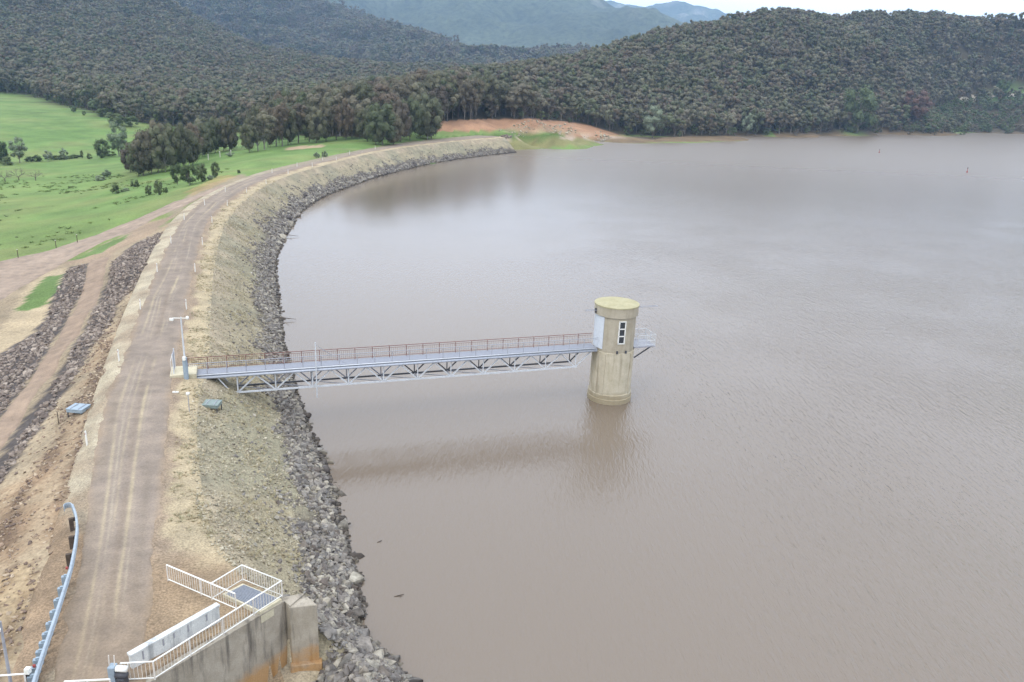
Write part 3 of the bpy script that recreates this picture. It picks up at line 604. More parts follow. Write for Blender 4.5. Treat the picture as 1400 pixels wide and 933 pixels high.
# ------------------------------------------------------------------ scatter machinery
def scatter_group(coll):
    g = bpy.data.node_groups.new('scatter', 'GeometryNodeTree')
    g.interface.new_socket('Geometry', in_out='INPUT', socket_type='NodeSocketGeometry'); g.interface.new_socket('Geometry', in_out='OUTPUT', socket_type='NodeSocketGeometry')
    a = g.nodes.new('NodeGroupInput'); z = g.nodes.new('NodeGroupOutput'); ip = g.nodes.new('GeometryNodeInstanceOnPoints'); ci = g.nodes.new('GeometryNodeCollectionInfo')
    ci.inputs['Collection'].default_value = coll; ci.inputs['Separate Children'].default_value = True; ci.inputs['Reset Children'].default_value = True
    ip.inputs['Pick Instance'].default_value = True
    def na(n, t):
        q = g.nodes.new('GeometryNodeInputNamedAttribute'); q.data_type = t; q.inputs['Name'].default_value = n; return q.outputs[0]
    e = g.nodes.new('FunctionNodeEulerToRotation')
    g.links.new(a.outputs[0], ip.inputs['Points']); g.links.new(ci.outputs[0], ip.inputs['Instance']); g.links.new(na('pick', 'INT'), ip.inputs['Instance Index'])
    g.links.new(na('turn', 'FLOAT_VECTOR'), e.inputs[0]); g.links.new(e.outputs[0], ip.inputs['Rotation']); g.links.new(na('size', 'FLOAT_VECTOR'), ip.inputs['Scale'])
    g.links.new(ip.outputs[0], z.inputs[0]); return g
def proto_collection(name, meshes):
    c = bpy.data.collections.new(name)
    for i, me in enumerate(meshes):
        o = bpy.data.objects.new('%s_%02d' % (name, i), me); c.objects.link(o)
    return c
def scatter(name, P, turn, size, pick, coll, parent=None, label=None):
    me = bpy.data.meshes.new(name); me.from_pydata(np.asarray(P).tolist(), [], [])
    for n, t, v in (('pick', 'INT', pick), ('turn', 'FLOAT_VECTOR', turn), ('size', 'FLOAT_VECTOR', size)):
        a = me.attributes.new(n, t, 'POINT'); v = np.asarray(v)
        a.data.foreach_set('value' if t == 'INT' else 'vector', v.astype(np.int32 if t == 'INT' else np.float32).ravel())
    o = newobj(name, me, parent); md = o.modifiers.new('scatter', 'NODES'); md.node_group = scatter_group(coll)
    return tag(o, label, None, None, 'stuff')
def in_view(P, m=60, far=1e9):
    a, b_, d = project(P); return (d > 4) & (a > -m) & (a < 1400 + m) & (b_ > -m - 60) & (b_ < 933 + m) & (d < far)

# ------------------------------------------------------------------ rocks
def rock_mesh(name, seed, mat, n=15):
    r = np.random.default_rng(seed); bm = bmesh.new()
    p = r.normal(size=(n, 3)); p /= np.linalg.norm(p, axis=1)[:, None]; p *= np.array([.62, .48, .38]) * r.uniform(.8, 1.15, (n, 1))
    for q in p: bm.verts.new(q)
    bmesh.ops.convex_hull(bm, input=bm.verts[:]); 
    for v in [v for v in bm.verts if not v.link_faces]: bm.verts.remove(v)
    me = bpy.data.meshes.new(name); bm.to_mesh(me); bm.free(); me.materials.append(mat); return me
rocks = [rock_mesh('rock', 100 + i, M['rock']) for i in range(9)]
drocks = [rock_mesh('dark_rock', 200 + i, M['darkrock']) for i in range(7)]
stones = [rock_mesh('stone', 300 + i, M['stone'], 11) for i in range(6)]
CR, CDR, CST = proto_collection('rock_kinds', rocks), proto_collection('dark_rock_kinds', drocks), proto_collection('stone_kinds', stones)
M['bankstone'] = random_tint('bank_stone', [lin(140, 120, 102), lin(180, 162, 138), lin(122, 102, 88), lin(108, 94, 86), lin(164, 142, 116)], .9, 3, amp=.3)
CBS = proto_collection('bank_stone_kinds', [rock_mesh('bank_stone', 330 + i, M['bankstone'], 11) for i in range(6)])
def tuft_mesh(name, seed, mat, n=14, h=.3, sp=.16):
    r = np.random.default_rng(seed); V = []; Fc = []
    for i in range(n):
        a = r.uniform(0, 6.28); b_ = r.uniform(0, sp); x, y = b_ * math.cos(a), b_ * math.sin(a); l = r.uniform(.6, 1) * h; lx, ly = math.cos(a) * l * r.uniform(.3, .9), math.sin(a) * l * r.uniform(.3, .9)
        wv_ = .02 + .025 * r.random(); ox, oy = -math.sin(a) * wv_, math.cos(a) * wv_; k = len(V)
        V += [(x - ox, y - oy, -.03), (x + ox, y + oy, -.03), (x + lx, y + ly, l)]; Fc.append((k, k + 1, k + 2))
    return mesh(name, V, Fc, mat)
straws = [tuft_mesh('straw', 400 + i, M['straw']) for i in range(5)]; CSW = proto_collection('straw_kinds', straws)
tuss = [tuft_mesh('tussock', 420 + i, M['tussock'], 26, .45, .4) for i in range(5)]; CTU = proto_collection('tussock_kinds', tuss)

def slope_points(n, smax, t0, t1, power=1.0, smin=8.):
    s = smin + (smax - smin) * rng.random(n) ** power; t = rng.uniform(t0, t1, n)
    nn = oL2(s) + (oW(s) - oL2(s)) * t; x, y = at_sn(s, nn); z = dam_z(s, nn) + (fbm(x, y, .9, 3, 65) - .5) * .28 * sstep(0, .1, t)
    return s, t, x, y, cut(x, y, z)
def behind_wall(x, y, pad=.1):
    d, a = wall_side(x, y); return ((d > -.5 - pad) & (a > -.15 - pad) & (d < 1.75)) | ((a > -1.0) & (a < .2) & (d > -.3) & (d < 1.75))
s, t, x, y, z = slope_points(60000, 330, .22, 1.08, 1.9)
f = fbm(x, y, 2.6, 3, 91); prob = sstep(.50, .88, t + (f - .5) * .8); ok = (rng.random(len(s)) < .03 + .97 * prob) & ~(behind_wall(x, y))
s, t, x, y, z = [q[ok] for q in (s, t, x, y, z)]
sz = (.14 + .28 * rng.random(len(s)) ** 2.6 * (.6 + .8 * sstep(.4, .95, t))) * np.where(s > 120, 1.35, 1.0)
big = rng.random(len(s)) < .03 * sstep(.5, .9, t); sz = np.where(big, sz * rng.uniform(1.4, 2.2, len(s)), sz)
PR = np.stack([x, y, z + sz * .10], -1)
# rocks that spill round the end of the wing wall
n2 = 3000; a = rng.uniform(-5, 2.2, n2); d = rng.uniform(-1.5, 7.5, n2)
x2 = WA[0] + WD[0] * a + WN[0] * d; y2 = WA[1] + WD[1] * a + WN[1] * d
sn = to_sn(np.stack([x2, y2], -1)); tt = (sn[:, 1] - oL2(sn[:, 0])) / (oW(sn[:, 0]) - oL2(sn[:, 0])); ok = (tt < 1.03) & (tt > .2) & ~behind_wall(x2, y2)
x2, y2, sn, tt = x2[ok], y2[ok], sn[ok], tt[ok]
z2 = cut(x2, y2, dam_z(sn[:, 0], sn[:, 1])); sz2 = .15 + .42 * rng.random(len(x2)) ** 2.6
PR = np.concatenate([PR, np.stack([x2, y2, z2 + sz2 * .1], -1)]); sz = np.r_[sz, sz2]
vis = in_view(PR, 40); PR, sz = PR[vis], sz[vis]
n = len(PR); turn = np.stack([rng.uniform(-.6, .6, n), rng.uniform(-.6, .6, n), rng.uniform(0, 6.28, n)], -1)
size = sz[:, None] * rng.uniform(.75, 1.25, (n, 3)) * 1.25; pick = rng.integers(0, len(rocks), n)
app = sz / project(PR)[2]; order = np.argsort(-app); first, rest = order[:298], order[298:]
for i in first:
    o = newobj('rock', rocks[pick[i]], dam); o.location = PR[i]; o.rotation_euler = turn[i]; o.scale = size[i]
scatter('riprap', PR[rest], turn[rest], size[rest], pick[rest], CR, dam)
# small stones and dry grass on the upper face and the shoulders
s, t, x, y, z = slope_points(30000, 150, -.05, .85, 1.7); ok = ~behind_wall(x, y); s, t, x, y, z = [q[ok] for q in (s, t, x, y, z)]
f = fbm(x, y, 2.2, 3, 93); ok = rng.random(len(s)) < .25 + .9 * sstep(.4, .65, f); x, y, z = x[ok], y[ok], z[ok]; n = len(x)
sz = .05 + .13 * rng.random(n) ** 2
scatter('slope_stones', np.stack([x, y, z + sz * .15], -1), np.stack([rng.uniform(-.5, .5, n), rng.uniform(-.5, .5, n), rng.uniform(0, 6.28, n)], -1), sz[:, None] * np.ones((1, 3)) * 1.4, rng.integers(0, 6, n), CST, dam)
s, t, x, y, z = slope_points(20000, 170, -.35, .6, 1.6); f = fbm(x, y, 2.5, 3, 94); ok = ~behind_wall(x, y) & (rng.random(len(s)) < .1 + .9 * sstep(.45, .65, f)) & (to_sn(np.stack([x, y], -1))[:, 1] - oL1(s) > .35)
nn = oL2(s) + (oW(s) - oL2(s)) * t; z = dam_z(s, nn)
x, y, z = x[ok], y[ok], z[ok]; n = len(x)
ok = ~((y < 37.5) & (x > -20)); x, y, z = x[ok], y[ok], z[ok]; n = len(x)
scatter('dry_grass', np.stack([x, y, z], -1), np.stack([np.zeros(n), np.zeros(n), rng.uniform(0, 6.28, n)], -1), rng.uniform(.25, .6, (n, 1)) * np.array([[1.2, 1.2, .8]]), rng.integers(0, 5, n), CSW, dam)
# downstream: rock bands either side of the berm track, stones and tufts on the upper bank
def poly_points(poly_px, n, pad=0):
    Pw = hits(poly_px)[:, :2]; lo, hi = Pw.min(0), Pw.max(0); q = rng.uniform(lo, hi, (n, 2)); q = q[inpoly(q[:, 0], q[:, 1], Pw.tolist())]
    return q[:, 0], q[:, 1], land(q[:, 0], q[:, 1])
BAND1 = [(-60, 740), (0, 640), (76, 524), (108, 466), (146, 396), (155, 358), (192, 330), (236, 314), (222, 330), (200, 365), (165, 410), (130, 470), (95, 525), (50, 590), (0, 665), (-60, 770)]
BAND2 = [(-60, 640), (0, 566), (43, 512), (90, 435), (115, 390), (118, 362), (98, 366), (88, 380), (70, 420), (49, 457), (0, 488), (-60, 535)]
AB = []; 
for pl, nn_ in ((BAND1, 26000), (BAND2, 15000)):
    x, y, z = poly_points(pl, nn_); AB.append(np.stack([x, y, z], -1))
AB = np.concatenate(AB); AB = AB[in_view(AB, 30)]; n = len(AB); sz = .14 + .30 * rng.random(n) ** 2.2
gobj = bpy.data.objects['ground']
scatter('rock_bands', AB + np.array([0, 0, 1]) * (sz * .12)[:, None], np.stack([rng.uniform(-.6, .6, n), rng.uniform(-.6, .6, n), rng.uniform(0, 6.28, n)], -1), sz[:, None] * rng.uniform(.7, 1.3, (n, 3)) * 1.3, rng.integers(0, 7, n), CDR, gobj)
x, y, z = poly_points([(-100, 1000), (-60, 780), (0, 672), (95, 530), (165, 415), (200, 370), (214, 345), (196, 378), (150, 500), (118, 612), (95, 690), (60, 800), (20, 933), (0, 1000)], 70000)
f = fbm((x * .94 + y * .34) * 1.5, (-x * .34 + y * .94) * .22, 1.0, 4, 41); ok = rng.random(len(x)) < .12 + .9 * sstep(.45, .62, f); x, y, z = x[ok], y[ok], z[ok]; n = len(x); sz = .05 + .16 * rng.random(n) ** 2.6
scatter('bank_stones', np.stack([x, y, z + sz * .15], -1), np.stack([rng.uniform(-.5, .5, n), rng.uniform(-.5, .5, n), rng.uniform(0, 6.28, n)], -1), sz[:, None] * np.ones((1, 3)) * 1.4, rng.integers(0, 6, n), CBS, gobj)
# paddock tussocks
x, y, z = poly_points([(-20, 350), (-20, 240), (150, 235), (230, 245), (320, 228), (260, 262), (190, 288), (100, 325)], 3800); f = fbm(x, y, 9, 3, 97); ok = rng.random(len(x)) < sstep(.5, .66, f); x, y, z = x[ok], y[ok], z[ok]; n = len(x)
scatter('tussocks', np.stack([x, y, z], -1), np.stack([np.zeros(n), np.zeros(n), rng.uniform(0, 6.28, n)], -1), rng.uniform(.5, 1.3, (n, 1)) * np.array([[1.4, 1.4, .7]]), rng.integers(0, 5, n), CTU, gobj)
# rubble on the red bank and the rock heap at the far abutment
for nm, pl, k in (('bank_rubble', [(680, 181), (700, 170), (760, 172), (805, 182), (840, 187), (780, 183), (720, 182)], 500), ('abutment_rocks', [(640, 191), (652, 187), (690, 184), (700, 187.5), (690, 190)], 420)):
    x, y, z = poly_points(pl, k * 3); x, y, z = x[:k], y[:k], z[:k]; n = len(x); sz = .4 + .8 * rng.random(n) ** 2
    scatter(nm, np.stack([x, y, z], -1), np.stack([rng.uniform(-.5, .5, n), rng.uniform(-.5, .5, n), rng.uniform(0, 6.28, n)], -1), sz[:, None] * np.ones((1, 3)) * 1.5, rng.integers(0, 6, n), CST if nm == 'bank_rubble' else CDR, gobj)

# ------------------------------------------------------------------ trees
def ico(sub):
    bm = bmesh.new(); bmesh.ops.create_icosphere(bm, subdivisions=sub, radius=1.0); V = np.array([v.co[:] for v in bm.verts]); Fc = np.array([[v.index for v in f.verts] for f in bm.faces]); bm.free(); return V, Fc
ICO = {1: ico(1), 2: ico(2)}
def tree_geometry(seed, h, wd, bare, nclump, nleaf, ls, round_=False, limbs=True, trunk_r=None, core=2):
    r = np.random.default_rng(seed); T = MB(); tr = trunk_r or h * .016
    lean = r.normal(0, .035, 2) * h; pts = [(0, 0, -.8), (0, 0, 0)]
    nst = 5
    for i in range(1, nst + 1):
        k = i / nst; pts.append((lean[0] * k + r.normal(0, .012 * h), lean[1] * k + r.normal(0, .012 * h), h * .86 * k))
    rad = [tr * 1.35] + [tr * (1.15 - .95 * i / nst) for i in range(nst + 1)]
    T.tube(pts, rad, 7, False)
    V = []; KV = []; KF = []; kn = 0; cz_ = h * (bare + 1) / 2; rz = h * (1 - bare) / 2; cen = []
    tries = 0
    while len(cen) < nclump and tries < 4000:
        tries += 1
        u = r.normal(size=3); u /= np.linalg.norm(u); q = r.uniform(.35, 1) ** .5
        p = np.array([u[0] * wd / 2 * q, u[1] * wd / 2 * q, u[2] * rz * q])
        if not round_ and p[2] < 0: p[:2] *= .55 + .45 * r.random()
        c = p + [lean[0] * .7, lean[1] * .7, cz_]
        if all(np.linalg.norm((c - o) / [1, 1, .8]) > wd * .17 for o in cen) or tries > 2500: cen.append(c)
    for i, c in enumerate(cen):
        if limbs:
            k = np.clip((c[2] - .28 * h) / h * .75, .18, .8); zz = h * .86 * k; a = np.array([lean[0] * k, lean[1] * k, zz]); b_ = a + (c - a) * .5 + r.normal(0, .03 * h, 3) + [0, 0, .02 * h]
            T.tube([a, b_, c], [tr * (1 - .8 * k) * .75, tr * .38, tr * .14], 5, False)
        cr_ = wd * r.uniform(.15, .25); m_ = int(nleaf * r.uniform(.7, 1.3))
        iv, if_ = ICO[core]; kk = c + iv * (cr_ * (.80 if core == 1 else .66) * r.uniform(.72, 1.12, (len(iv), 1))) * np.array([1., 1., .85]); KV.append(kk); KF.append(if_ + kn); kn += len(iv)
        u = r.normal(size=(m_, 3)); u /= np.linalg.norm(u, axis=1)[:, None]; q = r.uniform(.5, 1.08, (m_, 1)) ** .45
        pos = c + u * q * cr_ * np.array([1.0, 1.0, .88])
        nrm = u * 1.2 + r.normal(0, .4, (m_, 3)) + [0, 0, .5]; nrm /= np.linalg.norm(nrm, axis=1)[:, None]
        t1 = np.cross(nrm, r.normal(size=(m_, 3))); t1 /= np.linalg.norm(t1, axis=1)[:, None]; t2 = np.cross(nrm, t1)
        s1 = ls * r.uniform(.5, 1.2, (m_, 1)); s2 = s1 * r.uniform(.4, .7, (m_, 1))
        V.append(np.stack([pos - t1 * s1, pos - t2 * s2 + nrm * s1 * .15, pos + t1 * s1, pos + t2 * s2 - nrm * s1 * .1], 1).reshape(-1, 3))
    V = np.concatenate(V); Fq = np.arange(len(V)).reshape(-1, 4); KV = np.concatenate(KV); KF = np.concatenate(KF)
    return T, np.concatenate([V, KV]), Fq.tolist() + (KF + len(V)).tolist()
def tree_proto(name, leafmat, *a, **k):
    T, V, Fq = tree_geometry(*a, **k)
    return mesh('trunk', T.v, T.f, M['bark'], True), mesh('crown', V, Fq, leafmat)
def joined(name, leafmat, *a, **k):
    T, V, Fq = tree_geometry(*a, **k); n = len(T.v)
    me = mesh(name, T.v + V.tolist(), list(T.f) + [tuple(i + n for i in q) for q in Fq], [M['bark'], leafmat])
    me.polygons.foreach_set('material_index', np.r_[np.zeros(len(T.f), int), np.ones(len(Fq), int)]); me.update(); return me
GUMS = [tree_proto('gum', M['leaf'], 500 + i, 18., 9.5 + (i % 3) * 1.4, .24 + .07 * (i % 4), 20 + i % 5, 120, .30) for i in range(7)]
ROUND = [tree_proto('round', M['leaf'], 540 + i, 14., 13.0, .14, 30, 120, .30, round_=True) for i in range(4)]
GREENS = [tree_proto('green', M['leaf_green'], 560 + i, 8., 7.0, .1, 18, 80, .3, round_=True) for i in range(3)]
PALES = [tree_proto('pale', M['leaf_pale'], 570 + i, 14., 9.0, .14, 20, 80, .36, round_=True) for i in range(2)]
RUSTS = [tree_proto('rusty', M['leaf_rust'], 580, 16., 12.0, .1, 24, 80, .42, round_=True)]
BUSH = [tree_proto('bush', M['leaf_green'], 590 + i, 3., 4.2, .0, 14, 60, .22, round_=True, limbs=False) for i in range(3)]
PALEBUSH = [tree_proto('palebush', M['leaf_pale'], 596 + i, 3., 4.2, .0, 14, 60, .22, round_=True, limbs=False) for i in range(2)]
FARTREES = [joined('far_tree', M['leaf'], 600 + i, 16., 9.5 + (i % 3) * 1.2, .18 + .07 * (i % 3), 11, 22, .55, core=1) for i in range(8)]
SCRUB = [joined('scrub_tree', M['leaf_green'] if i % 2 else M['leaf'], 620 + i, 6., 5.0, .05, 9, 22, .35, round_=True, core=1) for i in range(4)]
CFT, CSC = proto_collection('far_tree_kinds', FARTREES), proto_collection('scrub_kinds', SCRUB)
HT = {'gum': 18., 'round': 14., 'green': 8., 'pale': 14., 'rust': 16., 'bush': 3., 'palebush': 3.}; WT = {'gum': 11., 'round': 15.5, 'green': 8.5, 'pale': 11., 'rust': 14.5, 'bush': 5.2, 'palebush': 5.2}
PROTO = {'gum': GUMS, 'round': ROUND, 'green': GREENS, 'pale': PALES, 'rust': RUSTS, 'bush': BUSH, 'palebush': PALEBUSH}
def place_tree(kind, loc, h, wd, label, cat='tree', group=None, name=None, i=None):
    t = thing(name or {'gum': 'gum_tree', 'bush': 'shrub', 'palebush': 'shrub'}.get(kind, 'tree'), label, cat, loc, group)
    t.rotation_euler.z = rng.uniform(0, 6.28); k = wd / WT[kind]; t.scale = (k, k, h / HT[kind])
    tr, crn = PROTO[kind][rng.integers(len(PROTO[kind])) if i is None else i % len(PROTO[kind])]
    newobj('trunk', tr, t); newobj('crown', crn, t); return t
def tree_px(kind, x, y, hpx, wpx, label, cat='tree', group=None, name=None):
    p = hit(x, y); d = project(p[None])[2][0]; return place_tree(kind, (p[0], p[1], p[2] - .1), hpx * d / F * 1.04, wpx * d / F, label, cat, group, name), p
n_ind = 0; taken = []
singles = [
 ('pale', 27, 223, 32, 24, 'round grey-green tree standing in the creek line at the paddock edge'),
 ('green', 2, 224, 30, 22, 'green tree cut by the picture edge in the creek line'),
 ('pale', 66, 221, 14, 14, 'small pale tree in the creek line, nearer the round tree'),
 ('pale', 88, 219, 15, 12, 'small pale grey tree in the creek line, in the middle of its gap'),
 ('green', 112, 216, 10, 6, 'thin little sapling in the creek line'),
 ('green', 141, 216, 25, 25, 'dark green tree at the creek line below the tall pale tree'),
 ('pale', 163, 214, 42, 30, 'tall pale gum at the end of the creek line beside the dark clump'),
 ('green', 203, 267, 14, 10, 'small upright shrub on the grass bank, one of two, farther from the road'),
 ('green', 217, 267, 20, 14, 'taller upright shrub on the grass bank, one of two, nearer the road'),
 ('green', 243, 253, 27, 18, 'upright dark shrub tree at the start of the thicket on the grass bank'),
 ('green', 259, 254, 27, 26, 'broad shrub tree in the middle of the thicket on the grass bank'),
 ('green', 276, 249, 24, 20, 'shrub tree at the far end of the thicket on the grass bank'),
 ('green', 295, 243, 21, 15, 'lone dark green tree beside the thicket on the grass bank'),
 ('green', 100, 154, 9, 10, 'lone dark tree high on the green hillside paddock'),
 ('green', 115, 158, 6, 6, 'tiny tree beside the lone dark tree on the hillside paddock'),
 ('pale', 128, 153, 16, 14, 'pale tree in the scrub along the hillside paddock fence'),
 ('green', 140, 160, 12, 20, 'low spreading tree in the scrub along the hillside paddock'),
 ('green', 160, 172, 17, 28, 'broad low tree in the hollow of the hillside paddock'),
 ('green', 180, 174, 14, 20, 'low tree at the lower end of the hillside hollow'),
 ('pale', 210, 166, 12, 9, 'small pale tree on the far paddock crest below the forest'),
 ('pale', 892, 190, 40, 32, 'pale green gum leaning out of the forest over the far shore'),
 ('green', 1172, 182, 60, 52, 'big sunlit green gum on the far shore with bare pale trunks'),
 ('pale', 1020, 188, 30, 17, 'slim pale tree at the edge of the far shore'),
 ('rust', 1248, 167, 42, 44, 'dark rusty-crowned tree on the far shore near the scrub'),
 ('green', 1366, 136, 26, 22, 'dark tree standing on the pale track in the far clearing'),
]
for k, x, y, hp, wp, lb in singles:
    t, p = tree_px(k, x, y, hp, wp, lb); taken.append(p[:2])
for k, x, y, hp, wp, lb in [
 ('bush', 158, 265, 11, 17, 'dark round bush on the grass beside the smaller bush'), ('bush', 184, 256, 10, 13, 'small dark round bush on the grass slope below the clump'), ('palebush', 170, 262, 5, 14, 'low pale weeds between the two round bushes'),
 ('bush', 123, 218, 7, 8, 'round green bush in the creek line'), ('palebush', 138, 247, 7, 16, 'pale tangled heap of brush in the flat paddock'), ('palebush', 146, 242, 10, 12, 'pale bush at the foot of the dark tree clump'),
 ('palebush', 433, 216, 8, 9, 'pale green shrub by the crest road, farther of two'), ('palebush', 444, 216, 9, 9, 'pale green shrub by the crest road, nearer of two'), ('bush', 327, 237, 5, 6, 'tiny dark bush alone on the grass below the road'),
 ('bush', 226, 264, 8, 8, 'little bush beside the taller upright shrub'), ('palebush', 315, 214, 6, 12, 'pale scrub at the edge of the cut grass'), ('palebush', 288, 246, 7, 10, 'pale low weeds under the thicket'),
 ('bush', 10, 226, 10, 22, 'hedge-like bush at the foot of the creek line tree'), ('bush', 45, 221, 8, 24, 'long dark bush in the creek line by the round tree'), ('bush', 78, 219, 6, 24, 'low dark scrub between two small pale trees'), ('bush', 100, 217, 5, 22, 'low scrub between pale tree and sapling'), ('bush', 150, 214, 7, 20, 'low scrub under the tall pale gum')]:
    t, p = tree_px(k, x, y, hp, wp, lb, 'shrub')
clumpA = [(186, 242, 48, 30), (196, 240, 55, 36), (208, 240, 60, 36), (218, 238, 60, 38), (229, 237, 60, 36), (240, 233, 58, 36), (250, 230, 54, 32), (259, 226, 50, 32), (268, 221, 46, 30), (277, 217, 46, 28), (287, 213, 44, 30), (297, 211, 43, 28), (306, 209, 42, 26), (314, 207, 38, 26), (202, 232, 54, 34), (226, 229, 56, 34), (247, 224, 50, 30), (272, 213, 44, 28), (292, 207, 42, 26), (178, 238, 40, 24)]
clumpB = [(337, 210, 44, 26), (347, 207, 50, 28), (358, 205, 52, 28), (367, 204, 54, 30), (378, 202, 55, 30), (388, 200, 54, 28), (399, 199, 52, 28), (410, 197, 52, 28), (421, 196, 50, 28), (433, 195, 50, 28), (445, 194, 48, 28), (457, 194, 48, 28), (468, 193, 48, 26), (480, 191, 46, 28), (352, 200, 48, 26), (382, 195, 50, 28), (415, 191, 50, 28), (440, 189, 48, 28), (492, 190, 45, 28)]
clumpC = [(512, 198, 46, 34), (524, 200, 52, 44), (536, 198, 48, 34), (550, 195, 50, 34), (562, 193, 52, 34), (580, 193, 60, 48), (592, 191, 46, 32), (570, 189, 52, 34), (504, 194, 44, 30)]
NTH = 'first second third fourth fifth sixth seventh eighth ninth tenth eleventh twelfth thirteenth fourteenth fifteenth sixteenth seventeenth eighteenth nineteenth twentieth'.split()
for cl_, kd, lab, grp in ((clumpA, 'round', 'dark gum in the dense clump beside the creek flat', 'gums of the dark clump beside the creek flat'), (clumpB, 'gum', 'tall gum in the grove behind the mown grass', 'gums of the grove behind the mown grass'), (clumpC, 'round', 'broad dark gum beside the far end of the crest road', 'gums at the far end of the crest road')):
    for j, (x, y, hp, wp) in enumerate(sorted(cl_)):
        x, y = x + rng.normal(0, 3), y + rng.uniform(-2.5, 1.0)
        t, p = tree_px(kd if kd == 'round' or j % 2 else 'round', x, y, hp * rng.uniform(.85, 1.06), wp * rng.uniform(.9, 1.15), lab + f', {NTH[j]} from the left', 'tree', grp, 'gum_tree'); taken.append(p[:2]); n_ind += 1
# forest
def jitter_grid(x0, x1, y0, y1, st):
    a, b_ = np.meshgrid(np.arange(x0, x1, st), np.arange(y0, y1, st), indexing='ij'); a = a + rng.uniform(-.45, .45, a.shape) * st; b_ = b_ + rng.uniform(-.45, .45, b_.shape) * st; return a.ravel(), b_.ravel()
x, y = jitter_grid(-1150, 1100, 300, 1560, 5.3)
ok = in_view(np.stack([x, y, 0 * x + 30], -1), 260); x, y = x[ok], y[ok]; z = land(x, y); Pf = np.stack([x, y, z], -1)
a, b_, d = project(Pf); D = np.hypot(x, y)
ok = inpoly(a, b_, FOREST_PX) & ~inpoly(a, b_, CLEAR_PX) & ((z > .35) | (x < 0)) & in_view(Pf, 120) & (rng.random(len(x)) < np.where(D > 800, .72, .95))
SCRUB_PX = [(1225, 181), (1255, 152), (1312, 142), (1400, 139), (1500, 139), (1500, 182)]
scr = inpoly(a, b_, SCRUB_PX)
tk = np.array(taken); free = np.array([((tk - q) ** 2).sum(1).min() > 20 for q in Pf[:, :2]])
scrubP = Pf[ok & scr & free]; Pf = Pf[ok & ~scr & free]
# leave out trees hidden behind a crest
def hidden(Pt, up):
    h_ = np.zeros(len(Pt), bool); top = Pt + [0, 0, up]
    for k in np.linspace(.45, .96, 22):
        q = O + (top - O) * k; h_ |= land(q[:, 0], q[:, 1]) + 6 > q[:, 2]
    return h_
Pf = Pf[~hidden(Pf, 18)]
d = project(Pf)[2]; order = np.argsort(d + rng.normal(0, 12, len(d))); nn_ = 300 - n_ind - 6
for i in order[:nn_]:
    q = Pf[i]; a_ = project(q[None])[0][0]
    if a_ < 600: lab, grp = 'forest gum behind the groves on the valley side', 'forest gums behind the groves'
    elif a_ < 850: lab, grp = 'tall forest gum standing behind the red earth bank', 'forest gums behind the red bank'
    else: lab, grp = 'forest gum in the edge of the wood along the far shore', 'forest gums along the far shore'
    place_tree('gum', (q[0], q[1], q[2] - .2), rng.uniform(12, 19), rng.uniform(7, 10.5), lab, 'tree', grp)
rest = order[nn_:]; Pf = Pf[rest]; n = len(Pf)
hs_ = rng.uniform(.72, 1.1, n) * (1 + .25 * (fbm(Pf[:, 0], Pf[:, 1], 40, 2, 99) - .5)); size = np.stack([hs_ * rng.uniform(.72, 1.0, n), hs_ * rng.uniform(.72, 1.0, n), hs_ * .88], -1)
tr = np.stack([rng.normal(0, .04, n), rng.normal(0, .04, n), rng.uniform(0, 6.28, n)], -1)
scatter('forest', Pf, tr, size, rng.integers(0, len(FARTREES), n), CFT, None, 'dense grey-green gum forest covering the hills')
sq = np.repeat(scrubP, 3, 0); sq[:, :2] += rng.normal(0, 3, (len(sq), 2)); sq[:, 2] = land(sq[:, 0], sq[:, 1]); n = len(sq)
scatter('shore_scrub', sq, np.stack([0 * sq[:, 0], 0 * sq[:, 0], rng.uniform(0, 6.28, n)], -1), rng.uniform(.5, 1.1, (n, 1)) * np.ones((1, 3)), rng.integers(0, 4, n), CSC, None, 'low green scrub along the far shore')
print('forest', len(Pf), 'scrub', n)
und = Pf[(project(Pf)[2] < 640)]; und = und + np.c_[rng.normal(0, 2.5, (len(und), 2)), np.zeros(len(und))]; und[:, 2] = land(und[:, 0], und[:, 1]); n = len(und)
scatter('undergrowth', und, np.stack([0 * und[:, 0], 0 * und[:, 0], rng.uniform(0, 6.28, n)], -1), rng.uniform(.4, .95, (n, 1)) * np.ones((1, 3)), rng.integers(0, 4, n), CSC, None, 'bushy undergrowth between the forest trunks')
q = midP[:, (midT > .1) & (midT < 1.08)].reshape(-1, 3)
k = rng.integers(0, len(q), 16000); q = q[k] + np.c_[rng.normal(0, 14, (16000, 2)), np.zeros(16000)]; q = q[in_view(q, 20)]; n = len(q)
scatter('ridge_forest', q - [0, 0, 3], np.stack([np.zeros(n), np.zeros(n), rng.uniform(0, 6.28, n)], -1), rng.uniform(.9, 1.5, (n, 1)) * np.ones((1, 3)), rng.integers(0, len(FARTREES), n), CFT, None, 'hazy forest on the ridge behind the valley')
